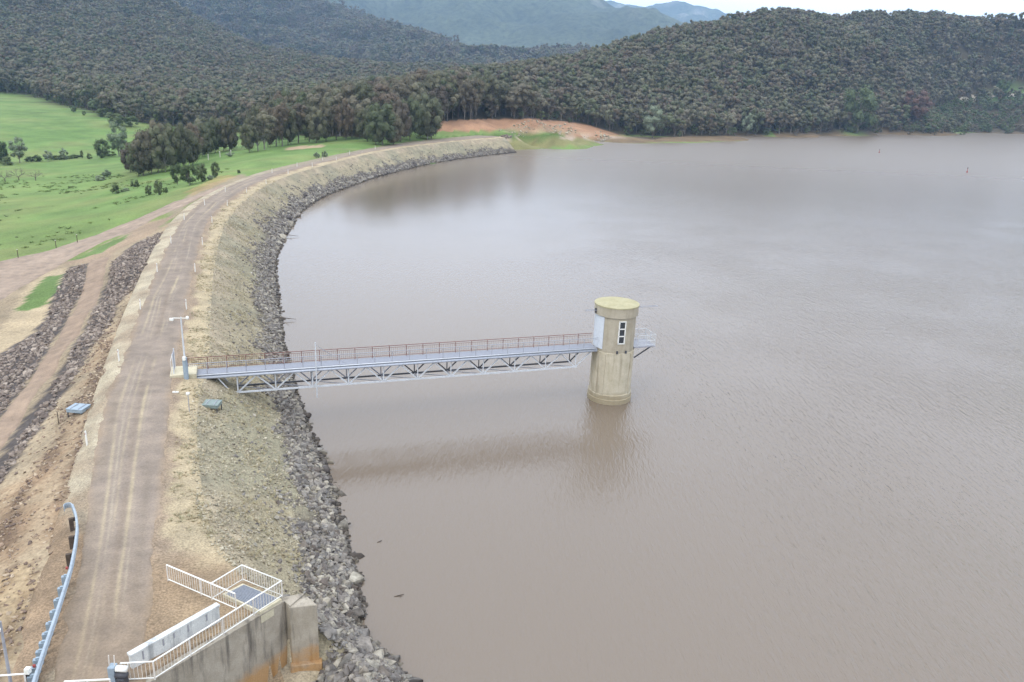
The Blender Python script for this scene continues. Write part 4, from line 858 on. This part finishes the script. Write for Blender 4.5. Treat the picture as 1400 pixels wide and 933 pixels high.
# leafless trees on the flat
for j, (x, y, hp, lb) in enumerate([(7, 248, 14, 'leafless grey tree on the creek flat at the picture edge'), (26, 247, 17, 'leafless tree on the creek flat, middle of three'), (49, 247, 15, 'leafless spreading tree on the creek flat nearest the clump')]):
    p = hit(x, y); h = hp * project(p[None])[2][0] / F; t = thing('bare_tree', lb, 'tree', p, 'leafless trees on the creek flat'); r = np.random.default_rng(60 + j)
    T = MB(); T.tube([p - [0, 0, .3], p + [0, 0, h * .28]], [.16, .11], 6); T.build('trunk', M['bark'], t); B = MB()
    def grow(a, dr, l, rd, lev):
        e = a + dr * l; B.tube([a, e], [rd, rd * .6], 4, False)
        if lev < 4:
            for _ in range(3 if lev < 2 else 2):
                nd = dr + r.normal(0, .5, 3) + [0, 0, .08]; grow(e, nd / np.linalg.norm(nd), l * r.uniform(.6, .8), rd * .6, lev + 1)
    for q in range(4):
        u = np.array([math.cos(q * 1.57 + j), math.sin(q * 1.57 + j), .7]); grow(p + [0, 0, h * .26], u / np.linalg.norm(u), h * .32, .08, 0)
    B.build('branches', M['bark'], t)

# ------------------------------------------------------------------ intake tower
TC = np.array([9.87, 73.55]); A2 = atz(250, 511, 5.5)[:2]
ex = (TC - A2) / np.linalg.norm(TC - A2); LB = np.linalg.norm(TC - A2) - 2.0
nb = np.array([ex[1], -ex[0]]); nb = nb if nb[1] < 0 else -nb
cdir = -TC / np.linalg.norm(TC); rdir = np.array([-cdir[1], cdir[0]]); rdir = rdir if rdir[0] > 0 else -rdir
def az(deg): return cdir * math.cos(R_(deg)) + rdir * math.sin(R_(deg))
def p3(xy, z): return np.array([xy[0], xy[1], z])
t = thing('intake_tower', 'round concrete intake tower with mossy flat roof standing in the reservoir', 'tower', (*TC, 0))
MB().lathe(TC, [(2.16, -8), (2.16, .45), (2.11, .5), (2.11, .92), (2.04, .98), (2.02, 5.2), (1.9, 5.24)], 160).build('shaft', M['conc_low'], t)
MB().lathe(TC, [(1.9, 5.2), (1.94, 5.22), (1.94, 8.8)], 160).build('wall', M['conc'], t)
rf = MB().lathe(TC, [(1.9, 8.72), (2.1, 8.74), (2.1, 9.62), (2.0, 9.625)], 160).build('roof_band', M['conc'], t)
MB().lathe(TC, [(2.02, 9.60), (2.14, 9.62), (2.14, 9.74), (1.2, 9.78), (.02, 9.80)], 160).build('roof', M['roofmoss'], t)
for a in (-22, -42, 62):
    c = TC + az(a) * 2.03; tg = np.array([-az(a)[1], az(a)[0]]); q = [c + tg * s1 * .16 + az(a) * s2 for s1, s2 in ((-1, -.1), (1, -.1), (1, .06), (-1, .06))]
    MB().prism(q, 1.0, 5.1).build('rib', M['conc_low'], t, bevel=.015)
V = []; n_ = 24; bang = math.degrees(math.atan2((-ex) @ rdir, (-ex) @ cdir))
for i in range(n_ + 1):
    a = bang - 36 + 68 * i / n_
    for rr, zz in ((1.90, 5.5), (2.0, 5.5), (2.0, 8.68), (1.90, 8.68)): V.append(p3(TC + az(a) * rr, zz))
Fc = [(i * 4 + k, (i + 1) * 4 + k, (i + 1) * 4 + (k + 1) % 4, i * 4 + (k + 1) % 4) for i in range(n_) for k in range(4)] + [(3, 2, 1, 0), tuple(n_ * 4 + k for k in range(4))]
MB().add(V, Fc).build('white_cladding', M['clad'], t)
# window
wdir = az(21); wt = np.array([-wdir[1], wdir[0]]); wt = wt if wt @ rdir > 0 else -wt; wc = TC + wdir * 1.93
def onwin(u, z, o=0.): return p3(wc + wt * u + wdir * o, z)
wf = MB()
for u in (-.30, .30): wf.beam(onwin(u, 6.25), onwin(u, 8.42), .10, .16, up=p3(wdir, 0))
for zz in (6.25, 6.98, 7.70, 8.42): wf.beam(onwin(-.35, zz), onwin(.35, zz), .16, .10)
win = wf.build('window', M['white'], t)
for zz in (6.30, 7.03, 7.75): MB().beam(onwin(-.25, zz + .31, .02), onwin(.25, zz + .31, .02), .06, .62).build('pane', M['glass'], win)
# small fittings
c = TC + az(-64) * 2.12; MB().beam(p3(c, 8.85), p3(c, 9.3), .22).build('vent', M['darksteel'], t)
for a in (12, 38): MB().beam(p3(TC + az(a) * 2.0, 5.25), p3(TC + az(a) * 2.0, 5.5), .18).build('bolt_box', M['darksteel'], t)
# balcony on the far side from the walkway
bc = TC + ex * 1.7; bn = nb
dk = MB().prism([bc + bn * 1.1, bc + ex * 2.3 + bn * 1.1, bc + ex * 2.3 - bn * 1.1, bc - bn * 1.1], 5.38, 5.5).build('balcony_deck', M['midsteel'], t)
corners = [bc + ex * .4 + bn * 1.05, bc + ex * 1.3 + bn * 1.05, bc + ex * 2.25 + bn * 1.05, bc + ex * 2.25, bc + ex * 2.25 - bn * 1.05, bc + ex * 1.3 - bn * 1.05, bc + ex * .4 - bn * 1.05]
for q in corners: MB().tube([p3(q, 5.5), p3(q, 6.6)], .03, 6).build('balcony_post', M['galv'], t)
for zz in (6.6, 6.05, 5.62): MB().tube([p3(q, zz) for q in corners], .025, 6).build('balcony_rail', M['galv'], t)
for sgn in (-1, 1): MB().beam(p3(bc + ex * 2.0 + bn * sgn * .8, 5.36), p3(bc + ex * .25 + bn * sgn * .8, 4.3), .1).build('bracket', M['darksteel'], t)
bl = MB()
for i in range(len(corners) - 1):
    for k in np.linspace(.15, .85, 6): q = corners[i] * (1 - k) + corners[i + 1] * k; bl.beam(p3(q, 5.62), p3(q, 6.6), .014)
tag(bl.build('balcony_balusters', M['galv'], t), kind='stuff')
# twin rods of the lifting beam
for o in (-.16, .16):
    MB().tube([p3(TC - ex * 3.2 + nb * o, 9.12), p3(TC - ex * 2.0 + nb * o, 9.14)], .028, 6).build('lifting_rod', M['midsteel'], t)
    MB().tube([p3(TC + ex * 2.0 + nb * o, 9.18), p3(TC + ex * 4.3 + nb * o, 9.22)], .028, 6).build('lifting_rod', M['midsteel'], t)
MB().beam(p3(TC + ex * 4.3 - nb * .2, 9.22), p3(TC + ex * 4.3 + nb * .2, 9.22), .05).build('rod_end', M['midsteel'], t)
MB().beam(p3(TC - ex * 3.2 - nb * .2, 9.0), p3(TC - ex * 3.2 + nb * .2, 9.12), .05).build('rod_end', M['midsteel'], t)

# ------------------------------------------------------------------ walkway
def wp(d, o, z): return p3(A2 + ex * d + nb * o, z)
HW = .75
t = thing('walkway_bridge', 'long steel truss footbridge from the crest road to the intake tower', 'bridge', p3(A2, 5.0))
MB().prism([wp(.2, HW + .05, 0)[:2], wp(LB - .05, HW + .05, 0)[:2], wp(LB - .05, -HW - .05, 0)[:2], wp(.2, -HW - .05, 0)[:2]], 5.42, 5.5).build('deck', M['deck'], t)
nodes = [4.2 + 3.05 * i for i in range(11)]
for sd_, nm, mm in ((1, 'near', M['galv']), (-1, 'far', M['darksteel'])):
    o = sd_ * HW; ch = MB().beam(wp(.6, o, 5.31), wp(LB - .05, o, 5.31), .14, .2); ch.beam(wp(3.4, o, 3.78), wp(nodes[-1] + .2, o, 3.78), .13, .13)
    tr_ = ch.build('truss', mm, t); tag(tr_, 'pale galvanised truss on the near side' if sd_ > 0 else 'dark steel truss on the far side')
    for i, d in enumerate(nodes):
        m2 = mm if (sd_ > 0 or i > 4) else M['midsteel']
        MB().beam(wp(d, o, 3.85), wp(d, o, 5.21), .09).build('vertical', m2, tr_)
        for q in (-1, 1):
            if i == 0 and q < 0: MB().beam(wp(d - .55, o, 3.84), wp(d - 1.5, o, 5.21), .09).build('diagonal', m2, tr_); continue
            e = d + q * 1.52
            if e > LB - .1: e = LB - .1
            MB().beam(wp(d + q * .08, o, 3.85), wp(e, o, 5.21), .10).build('diagonal', m2, tr_)
for i, d in enumerate(nodes):
    MB().beam(wp(d, -HW + .07, 3.78), wp(d, HW - .07, 3.78), .08).build('cross_brace', M['midsteel'], t)
    if i < 10: MB().beam(wp(d + .1, -HW + .1, 3.76), wp(d + 2.95, HW - .1, 3.76), .06).build('cross_brace', M['midsteel'], t)
for sd_, mm in ((1, M['midsteel']), (-1, M['rust'])):
    o = sd_ * (HW - .02); rl = MB().tube([wp(.4, o, 6.55), wp(LB, o, 6.55)], .03, 6).build('railing', mm, t)
    MB().tube([wp(.4, o, 5.62), wp(LB, o, 5.62)], .022, 6).build('bottom_rail', mm, rl)
    MB().tube([wp(.4, o, 6.38), wp(LB, o, 6.38)], .016, 6).build('middle_rail', mm, rl)
    for d in np.arange(.4, LB, 1.525): MB().beam(wp(d, o, 5.5), wp(d, o, 6.55), .05).build('post', mm, rl)
    if sd_ < 0:
        bl = MB()
        for d in np.arange(.55, LB, .17): bl.beam(wp(d, o, 5.62), wp(d, o, 6.38), .014)
        tag(bl.build('balusters', mm, rl), kind='stuff')
MB().tube([wp(.3, HW + .22, 5.36), wp(13, HW + .22, 5.36), wp(LB - .2, HW + .22, 5.36)], .11, 12).build('pipe', M['pipe'], t, True)
MB().tube([wp(.3, HW + .2, 5.6), wp(LB - .2, HW + .2, 5.6)], .045, 8).build('conduit', M['galv'], t, True)
# gauge mast with stays
t = thing('gauge_mast', 'slim stayed steel mast fixed to the side of the walkway near the shore', 'mast', wp(10.6, HW + .35, 3.0))
MB().tube([wp(10.6, HW + .35, 2.9), wp(10.6, HW + .35, 7.9)], [.06, .04], 8).build('pole', M['galv'], t)
for zz in (5.3, 3.8): MB().beam(wp(10.6, HW, zz), wp(10.6, HW + .35, zz), .06).build('bracket', M['galv'], t)
for e, zz in ((13.3, 5.6), (12.0, 6.5)): MB().tube([wp(10.6, HW + .35, 7.7), wp(e, HW + .1, zz)], .014, 5).build('stay', M['midsteel'], t)
# shore end of the walkway
t = thing('walkway_landing', 'cream concrete landing block with steel gate frame at the road end of the footbridge', 'landing', p3(A2, 5.3))
MB().prism([wp(-.9, 1.15, 0)[:2], wp(1.1, 1.15, 0)[:2], wp(1.1, -1.0, 0)[:2], wp(-.9, -1.0, 0)[:2]], 4.6, 5.82).build('block', M['conc_pad'], t, bevel=.03)
for o in (-.7, .75):
    MB().tube([wp(-.6, o, 5.8), wp(-.6, o, 7.5)], .045, 8).build('gate_post', M['galv'], t)
gt = MB(); gt.tube([wp(-.6, -.68, 7.4), wp(-.6, .72, 7.4)], .03, 6); gt.tube([wp(-.6, -.68, 5.95), wp(-.6, .72, 5.95)], .03, 6); gate = gt.build('gate', M['midsteel'], t)
for o in np.linspace(-.55, .6, 9): MB().tube([wp(-.6, o, 5.95), wp(-.6, o, 7.4)], .012, 5).build('gate_bar', M['midsteel'], gate)
MB().tube([wp(-.75, 1.0, 5.82), wp(-.75, 1.0, 7.0), wp(-.75, -.8, 7.0)], .025, 6).build('handrail', M['offwhite'], t)
# camera pole
cp = wp(.35, 1.35, 0)[:2]; t = thing('camera_pole', 'tall steel pole with two white camera heads on a crossarm by the footbridge', 'pole', p3(cp, 5.3))
MB().beam(p3(cp, 5.2), p3(cp, 7.35), .30).build('cabinet_post', M['galv_blue'], t, bevel=.02)
MB().tube([p3(cp, 7.3), p3(cp, 10.75)], [.07, .05], 10).build('pole', M['galv'], t)
arm0, arm1 = p3(cp + rdir * -.75, 10.6), p3(cp + rdir * .55, 10.7); MB().tube([arm0, arm1], .03, 8).build('crossarm', M['white'], t)
MB().beam(arm0 + [-.2, 0, -.12], arm0 + [.10, 0, -.12], .2, .2).build('camera_head', M['white'], t, bevel=.03)
MB().lathe(arm1[:2], [(.02, 10.58), (.12, 10.63), (.13, 10.75), (.08, 10.86), (.02, 10.88)], 16).build('camera_head', M['white'], t, True)
MB().beam(p3(cp, 7.2) + [.05, -.2, 0], p3(cp, 7.5) + [.05, -.2, 0], .2).build('junction_box', M['white'], t)

# ------------------------------------------------------------------ dam furniture
def surf(px, py, z0=5.0):
    z = z0
    for _ in range(12):
        p = atz(px, py, z); s_, n_ = to_sn(p[:2])[0]; z = max(float(dam_z(np.array(s_), np.array(n_))), -1) if oD1(s_) - .3 < n_ < oW(s_) else float(land(p[:1], p[1:2])[0])
    return atz(px, py, z)
right = [(255, 423), (267, 372), (277, 335), (290, 305), (311, 282), (337, 264), (364, 252), (394, 238.5), (427, 228.5), (460, 219.5), (495, 212)]
leftp = [(119, 609), (163, 494), (192, 423), (215, 372), (234, 333), (252, 301), (280, 281), (308, 263), (372, 237), (406, 228), (441, 219.5), (478, 211.5), (513, 204)]
ordn = 'first second third fourth fifth sixth seventh eighth ninth tenth eleventh twelfth thirteenth'.split()
for lst, side in ((right, 'water side'), (leftp, 'valley side')):
    for i, (x, y) in enumerate(lst):
        p = surf(x, y); k = 1.0 + .02 * rng.normal(); t = thing('marker_post', f'white marker post on the {side} of the crest road, {ordn[i]} from the camera', 'post', p, 'white marker posts along the crest road')
        lx, ly = rng.normal(0, .03, 2); MB().beam(p - [0, 0, .2], p + [lx, ly, 1.05 * k], .13, .06).build('post', M['white'], t, bevel=.01)
        MB().beam(p + [lx * .8, ly * .8 - .04, .82], p + [lx * .85, ly * .85 - .04, .92], .08, .03).build('reflector', M['red'], t)
for i, (x, y) in enumerate([(25, 353), (77, 340), (106, 332)]):
    p = hit(x, y); t = thing('fence_post', f'thin grey post beside the access track, {ordn[i]} from the picture edge', 'post', p, 'thin posts beside the access track'); MB().tube([p - [0, 0, .3], p + [0, 0, 1.3]], [.06, .05], 6).build('post', M['wood'], t)
    MB().beam(p + [0, 0, 1.3], p + [0, 0, 1.36], .12).build('cap', M['offwhite'], t)
for i, (x, y) in enumerate([(259, 226), (285, 219), (301, 215.5), (316, 213.5)]):
    p = hit(x, y); t = thing('marker_stake', f'pale stake on the grass edge before the dark clump, {ordn[i]} along', 'post', p, 'pale stakes before the dark clump'); MB().beam(p - [0, 0, .2], p + [0, 0, 1.5], .16).build('stake', M['offwhite'], t); MB().beam(p + [0, 0, 1.5], p + [0, 0, 1.75], .2).build('cap', M['white'], t)
p = surf(259, 563); t = thing('level_marker', 'thin post with a round white cap on the shoulder near the footbridge', 'post', p); MB().tube([p - [0, 0, .2], p + [0, 0, 1.35]], .03, 8).build('post', M['midsteel'], t); MB().lathe(p[:2], [(.01, p[2] + 1.3), (.13, p[2] + 1.34), (.14, p[2] + 1.5), (.01, p[2] + 1.56)], 12).build('cap', M['white'], t, True)
p = surf(240, 537); t = thing('concrete_marker', 'small white concrete marker slab lying at the road edge', 'marker', p); MB().beam(p + [-.22, 0, .04], p + [.22, .03, .04], .16, .1).build('slab', M['white'], t, bevel=.02); MB().beam(p + [-.05, 0, .10], p + [.05, 0, .10], .05, .02).build('plate', M['midsteel'], t)
# pit covers
for px_, py_, nm, lb, yaw, mm in ((290, 557, 'pit_cover', 'grey-green metal pit cover on the upstream slope below the footbridge', 0.02, M['greenlid']), (108, 563, 'pit_cover', 'pale blue-grey metal pit cover with legs on the downstream shoulder', -.1, M['galv_blue'])):
    p = surf(px_, py_); t = thing(nm, lb, 'cover', p); c, s_ = math.cos(yaw), math.sin(yaw); R2 = np.array([[c, -s_], [s_, c]])
    q = [p[:2] + R2 @ np.array(v) for v in ((-.6, -.55), (.6, -.55), (.6, .55), (-.6, .55))]
    MB().prism(q, p[2] + .12, p[2] + .36).build('box', mm, t, bevel=.02); qq = [p[:2] + (v - p[:2]) * 1.05 for v in q]; lid = MB().prism(qq, p[2] + .363, p[2] + .41).build('lid', mm, t, bevel=.01)
    for k in (-.3, .3): MB().beam(p3(p[:2] + R2 @ np.array([k, -.5]), p[2] + .43), p3(p[:2] + R2 @ np.array([k, .5]), p[2] + .43), .04).build('strap', M['midsteel'], lid)
    for v in q: MB().beam(p3(p[:2] + (v - p[:2]) * .9, p[2] - .8), p3(p[:2] + (v - p[:2]) * .9, p[2] + .15), .06).build('leg', M['darksteel'], t)
    if px_ < 200: MB().tube([p + [-.9, -1.2, -.6], p + [-.9, -1.2, .5]], .03, 6).build('marker_rod', M['wood'], t)
# guard rail
gp = lineZ([(98, 689), (103, 702), (105, 720), (102, 745), (96, 775), (85, 810), (72, 850), (58, 890), (45, 930), (33, 970)], ZC + .72); gp = smooth_line(resample(gp, 60), 3)
t = thing('guard_rail', 'curved galvanised crash barrier along the valley side of the crest road', 'barrier', p3(gp[30][:2], ZC - .1))
prof = [(0, 0), (.05, -.03), (.05, -.09), (.005, -.13), (.005, -.18), (.05, -.22), (.05, -.28), (0, -.31)]; prof = [(a - .0, b_) for a, b_ in prof] + [(a - .025, b_) for a, b_ in prof[::-1]]
V = []; Fc = []; n_ = len(prof)
tg = np.gradient(gp[:, :2], axis=0); tg /= np.linalg.norm(tg, axis=1)[:, None]; gn = np.stack([-tg[:, 1], tg[:, 0]], 1)
if gn[0] @ np.array([1, 0]) < 0: gn = -gn
for i in range(len(gp)):
    for a, b_ in prof: V.append((gp[i][0] + gn[i][0] * a * 1.6, gp[i][1] + gn[i][1] * a * 1.6, gp[i][2] + b_))
for i in range(len(gp) - 1):
    for k in range(n_): Fc.append((i * n_ + k, i * n_ + (k + 1) % n_, (i + 1) * n_ + (k + 1) % n_, (i + 1) * n_ + k))
MB().add(V, Fc).build('beam', M['guard'], t, True)
gpx, gpy, _d = project(gp)
def on_rail(yp): i = np.interp(yp, gpy, np.arange(len(gp))); j = int(i); f_ = i - j; j2 = min(j + 1, len(gp) - 1); return gp[j] * (1 - f_) + gp[j2] * f_, gn[j], tg[j]
for k, yp in enumerate([706, 731, 755, 784, 800, 816, 832, 848, 862, 874, 886, 897, 908, 920, 932]):
    c, nn2, tt2 = on_rail(yp); mm = M['wood'] if k < 3 else M['galv_blue']; b0 = c[:2] - nn2 * (.24 if k < 3 else .2)
    MB().prism([b0 + nn2 * s1 * .11 + tt2 * s2 * .09 for s1, s2 in ((-1, -1), (1, -1), (1, 1), (-1, 1))], ZC - .7, ZC + (.66 if k < 3 else .60)).build('post', mm, t, bevel=.01)
    MB().beam(p3(b0, c[2] - .15), p3(c[:2] - nn2 * .04, c[2] - .15), .1, .2).build('spacer', mm, t)
for yp in (778, 912):
    c, nn2, tt2 = on_rail(yp); MB().beam(p3(c[:2] - nn2 * .1, c[2] + .02), p3(c[:2] - nn2 * .1, c[2] + .12), .09).build('reflector', M['red'], t)
e = gp[0]; en = []
for i in range(11):
    a = math.pi * i / 10 * 1.1; en.append(e[:2] - gn[0] * (.2 - .2 * math.cos(a)) - tg[0] * .26 * math.sin(a))
tm = MB()
for q, q2 in zip(en[:-1], en[1:]): tm.beam(p3(q, e[2] - .16), p3(q2, e[2] - .16), .03, .32)
tm.build('end_terminal', M['guard'], t)
# spillway wing wall
def wl(a, d, z=0): q = WA + WD * a + WN * d; return np.array([q[0], q[1], z])
t = thing('wing_wall', 'stained concrete wing wall of the spillway with rust-coloured marks', 'wall', wl(5, -.3, 0))
MB().prism([wl(.1, 0)[:2], wl(16, 0)[:2], wl(16, -.42)[:2], wl(.1, -.42)[:2]], -3, 5.42).build('wall', M['conc_wall'], t, bevel=.03)
e1, e2, e3 = atz(396, 831, 5.34)[:2], atz(434, 827, 5.34)[:2], atz(417, 813, 5.34)[:2]; e4 = wl(.08, -.42)[:2]
eb = MB().prism([e1, e2, e3, e4, wl(.08, .0)[:2]], -3, 5.34).build('end_block', M['conc_wall'], t, bevel=.04)
ec = (e1 + e2 + e3 + e4) / 4; MB().prism([e1 * .97 + ec * .03, e1 * .45 + e3 * .55, e3, e4], 5.335, 5.44).build('coping', M['conc_wall'], eb, bevel=.03)
fd = (e2 - e1) / np.linalg.norm(e2 - e1); fn = np.array([fd[1], -fd[0]])
MB().prism([e1 + fn * .22 - fd * .1, e2 + fn * .22 + fd * .12, e2 - fn * .2 + fd * .12, e1 - fn * .2 - fd * .1], -3, 2.1).build('footing', M['conc_wall'], t, bevel=.05)
MB().prism([wl(.15, .03)[:2], wl(16, .03)[:2], wl(16, -.38)[:2], wl(.15, -.38)[:2]], 5.423, 5.50).build('coping', M['conc_wall'], t, bevel=.02)
# white railings
def railing(name, label, pts, z, h=.92, post_every=1.9, sp=.155):
    pts = [np.array(p[:2]) for p in pts]; t = thing(name, label, 'railing', p3(pts[0], z), 'white railings on the spillway wall')
    MB().tube([p3(p, z + h) for p in pts], .034, 8).build('top_rail', M['white'], t); MB().tube([p3(p, z + .10) for p in pts], .026, 8).build('bottom_rail', M['white'], t)
    for a, b_ in zip(pts[:-1], pts[1:]):
        L = np.linalg.norm(b_ - a); k = max(1, round(L / post_every))
        for i in range(0 if a is pts[0] else 1, k + 1): q = a + (b_ - a) * i / k; MB().beam(p3(q, z), p3(q, z + h), .05).build('post', M['offwhite'], t)
        m_ = int(L / sp)
        for i in range(1, m_): q = a + (b_ - a) * i / m_; MB().beam(p3(q, z + .1), p3(q, z + h), .018).build('baluster', M['offwhite'], t)
    return t
G = lambda x, y: atz(x, y, ZC)
railing('railing', 'white baluster railing round the grated platform and along the wing wall', [G(290, 820), G(332, 794), G(386, 816), G(212, 929), G(168, 931.5)], ZC - .02)
railing('railing', 'short free-standing white railing running back from the platform across the earth pad', [G(230, 794), G(323, 834)], ZC - .02)
# grated platform
t = thing('grated_platform', 'blue-grey steel grating set in a concrete rim inside the railing', 'platform', G(350, 817))
q = [G(333, 801)[:2], G(381, 820)[:2], G(355, 836)[:2], G(308, 814)[:2]]; cq = sum(q) / 4
MB().prism([cq + (v - cq) * 1.12 for v in q], ZC - .6, ZC + .06).build('rim', M['conc_pad'], t, bevel=.02)
MB().prism([cq + (v - cq) * .96 for v in q], ZC + .02, ZC + .075).build('plate', M['grate'], t)
for i in range(13):
    k = (i + .5) / 13; a = q[0] + (q[3] - q[0]) * k; b_ = q[1] + (q[2] - q[1]) * k; a, b_ = cq + (a - cq) * .95, cq + (b_ - cq) * .95; MB().beam(p3(a, ZC + .095), p3(b_, ZC + .095), .035, .035).build('grating_bar', M['grate'], t)
# pale concrete barrier
b0, b1 = G(181, 916)[:2], G(301, 846)[:2]; bd = (b1 - b0) / np.linalg.norm(b1 - b0); bn2 = np.array([bd[1], -bd[0]])
t = thing('concrete_barrier', 'low pale concrete barrier wall with dark drip stains beside the railing', 'barrier', p3((b0 + b1) / 2, ZC))
MB().prism([b0 + bn2 * .02, b1 + bn2 * .02, b1 - bn2 * .20, b0 - bn2 * .20], ZC - .4, ZC + .66).build('wall', M['conc_pale'], t, bevel=.03)
MB().prism([b0 + bn2 * .05 - bd * .03, b1 + bn2 * .05 + bd * .03, b1 - bn2 * .24 + bd * .03, b0 - bn2 * .24 - bd * .03], ZC + .655, ZC + .78).build('coping', M['conc_pale'], t, bevel=.02)
L = np.linalg.norm(b1 - b0)
for k in (.12, .34, .46, .62, .84): c = b0 + bd * L * k; MB().beam(p3(c + bn2 * .03, ZC + .2 + .2 * rng.random()), p3(c + bn2 * .03, ZC + .65), .06, .03, up=p3(bn2, 0)).build('drain_rib', M['midsteel'], t)  # thin grey strips standing for the dark upright marks on the barrier face
# winch and rails at the spillway deck
wp0 = G(157, 936); t = thing('gate_winch', 'blue-grey steel gate winch with drum standing on the spillway deck', 'winch', wp0)
MB().beam(wp0, wp0 + [0, 0, .95], .34, .28).build('pedestal', M['galv_blue'], t, bevel=.03)
MB().tube([wp0 + [.18, -.05, .85], wp0 + [.62, -.05, .85]], .13, 14).build('motor', M['white'], t, True); MB().tube([wp0 + [.16, -.1, .58], wp0 + [.62, -.1, .58]], .14, 14).build('drum', M['darksteel'], t, True)
MB().beam(wp0 + [.4, -.1, -.1], wp0 + [.4, -.1, .5], .4, .3).build('stand', M['darksteel'], t, bevel=.02)
for dx in (-.12, .1): MB().tube([wp0 + [dx, 0, .9], wp0 + [dx + .03, 0, 1.45]], .02, 6).build('rod', M['offwhite'], t)
hk = G(165, 905); hk = G(168, 931.5); t = thing('rail_hook', 'small white curved bracket hanging at the end of the railing', 'bracket', p3(hk[:2], ZC + .5))
cv = [hk + [-.02 + .2 * math.cos(a) + .12, 0, .80 - .18 * math.sin(a)] for a in np.linspace(0, math.pi, 9)]; MB().tube(cv, .025, 6).build('curved_bar', M['white'], t); MB().beam(cv[0], cv[0] + [0, 0, .12], .03).build('stub', M['white'], t)
for (xa, ya, xb, yb, lb) in ((-70, 929, 33, 921.5, 'white pipe handrail at the corner of the spillway deck beside the light pole'), (88, 932, 150, 929, 'white pipe handrail between crash barrier and gate winch')):
    a, b_ = atz(xa, ya, ZC + 1.0), atz(xb, yb, ZC + 1.0); t = thing('handrail', lb, 'railing', p3(b_[:2], ZC - .1)); MB().tube([a, b_], .035, 8).build('top_rail', M['white'], t); MB().tube([a - [0, 0, .5], b_ - [0, 0, .5]], .025, 8).build('middle_rail', M['white'], t)
    for k in (0, .5, 1): q = a + (b_ - a) * k; MB().tube([q - [0, 0, 1.8], q], .03, 8).build('post', M['offwhite'], t)
q = atz(38, 918, ZC + .8); t = thing('sensor_box', 'small white box on a dark post by the end of the crash barrier', 'box', p3(q[:2], ZC)); MB().beam(q - [0, 0, .1], q + [0, 0, .16], .2, .2).build('box', M['white'], t, bevel=.02); MB().beam(q - [0, 0, 1.3], q - [0, 0, .1], .14).build('post', M['black'], t)
q = atz(17, 948, 5.4); t = thing('light_pole', 'leaning grey light pole with white lamp heads at the spillway corner', 'pole', q)
top = atz(0, 850, 8.9); MB().tube([q - [0, 0, .5], q, top], [.07, .07, .05], 10).build('pole', M['midsteel'], t)
for dz in (0, .35): MB().lathe((top[0] - .12, top[1] - .1), [(.01, top[2] - .1 - dz), (.14, top[2] - .06 - dz), (.15, top[2] + .08 - dz), (.01, top[2] + .14 - dz)], 14).build('lamp_head', M['white'], t, True)
# floating things
for (x, y, h, lb) in ((1322, 236, 1.9, 'red buoy floating alone on the open reservoir'), (1202, 209, 1.6, 'small red buoy floating close under the far wooded shore')):
    p = atz(x, y, 0); t = thing('buoy', lb, 'buoy', p, 'red buoys on the reservoir'); MB().lathe(p[:2], [(.02, -.3), (.34, -.1), (.36, .2), (.2, .4), (.1, .5), (.08, h - .3), (.02, h - .28)], 20).build('float', M['red'], t, True); MB().lathe(p[:2], [(.02, h - .3), (.22, h - .25), (.22, h), (.02, h + .02)], 12).build('topmark', M['black'], t, True)
p = hit(1103, 181.5); t = thing('shore_sign', 'small white marker board on the far shore below the trees', 'sign', p); MB().beam(p - [0, 0, .3], p + [0, 0, 1.4], .12).build('post', M['offwhite'], t); MB().beam(p + [-.8, 0, 2.0], p + [.8, 0, 2.0], .08, 1.4).build('board', M['white'], t)
for (x, y, L, lb, z) in ((546, 815, .5, 'short dark stick floating in open water off the riprap', 0), (519, 741, .25, 'tiny dark chip of wood floating off the riprap', 0), (396, 323, 3.2, 'dead branch reaching out of the riprap into the water, farther one', .25), (390, 437, 2.6, 'dead forked branch reaching from the riprap above the footbridge', .25)):
    p = atz(x, y, z * .5); t = thing('driftwood', lb, 'branch', p); m_ = MB().tube([p + [-L * .6, -.1, z], p + [0, 0, z * .6 + .04], p + [L * .5, .12, .05]], [.02 + .02 * L, .02 + .012 * L, .02], 6); m_.build('stem', M['wood'], t)
    MB().tube([p + [0, 0, z * .6 + .04], p + [L * .3, -.3 * L, .08 + z]], [.02 + .01 * L, .015], 5).build('twig', M['wood'], t)

# ------------------------------------------------------------------ haze
top_z = 0
for nm in ('far_range', 'farthest_range', 'middle_ridge', 'ground'):
    me = bpy.data.objects[nm].data; co = np.empty(len(me.vertices) * 3, np.float32); me.vertices.foreach_get('co', co); top_z = max(top_z, co[2::3].max())
m = bpy.data.materials.new('haze'); m.use_nodes = True; nt = m.node_tree; nt.nodes.clear()
o_ = nt.nodes.new('ShaderNodeOutputMaterial'); v_ = nt.nodes.new('ShaderNodeVolumePrincipled'); v_.inputs['Color'].default_value = (.46, .69, 1.0, 1); v_.inputs['Density'].default_value = HAZE_DENSITY; v_.inputs['Anisotropy'].default_value = .1
nt.links.new(v_.outputs[0], o_.inputs['Volume'])
hz = MB().prism([(-9000, -1500), (9000, -1500), (9000, 7900), (-9000, 7900)], -14, float(top_z) + 30).build('haze', m); tag(hz, 'thin blue haze hanging over the valley and hills', None, None, 'stuff')
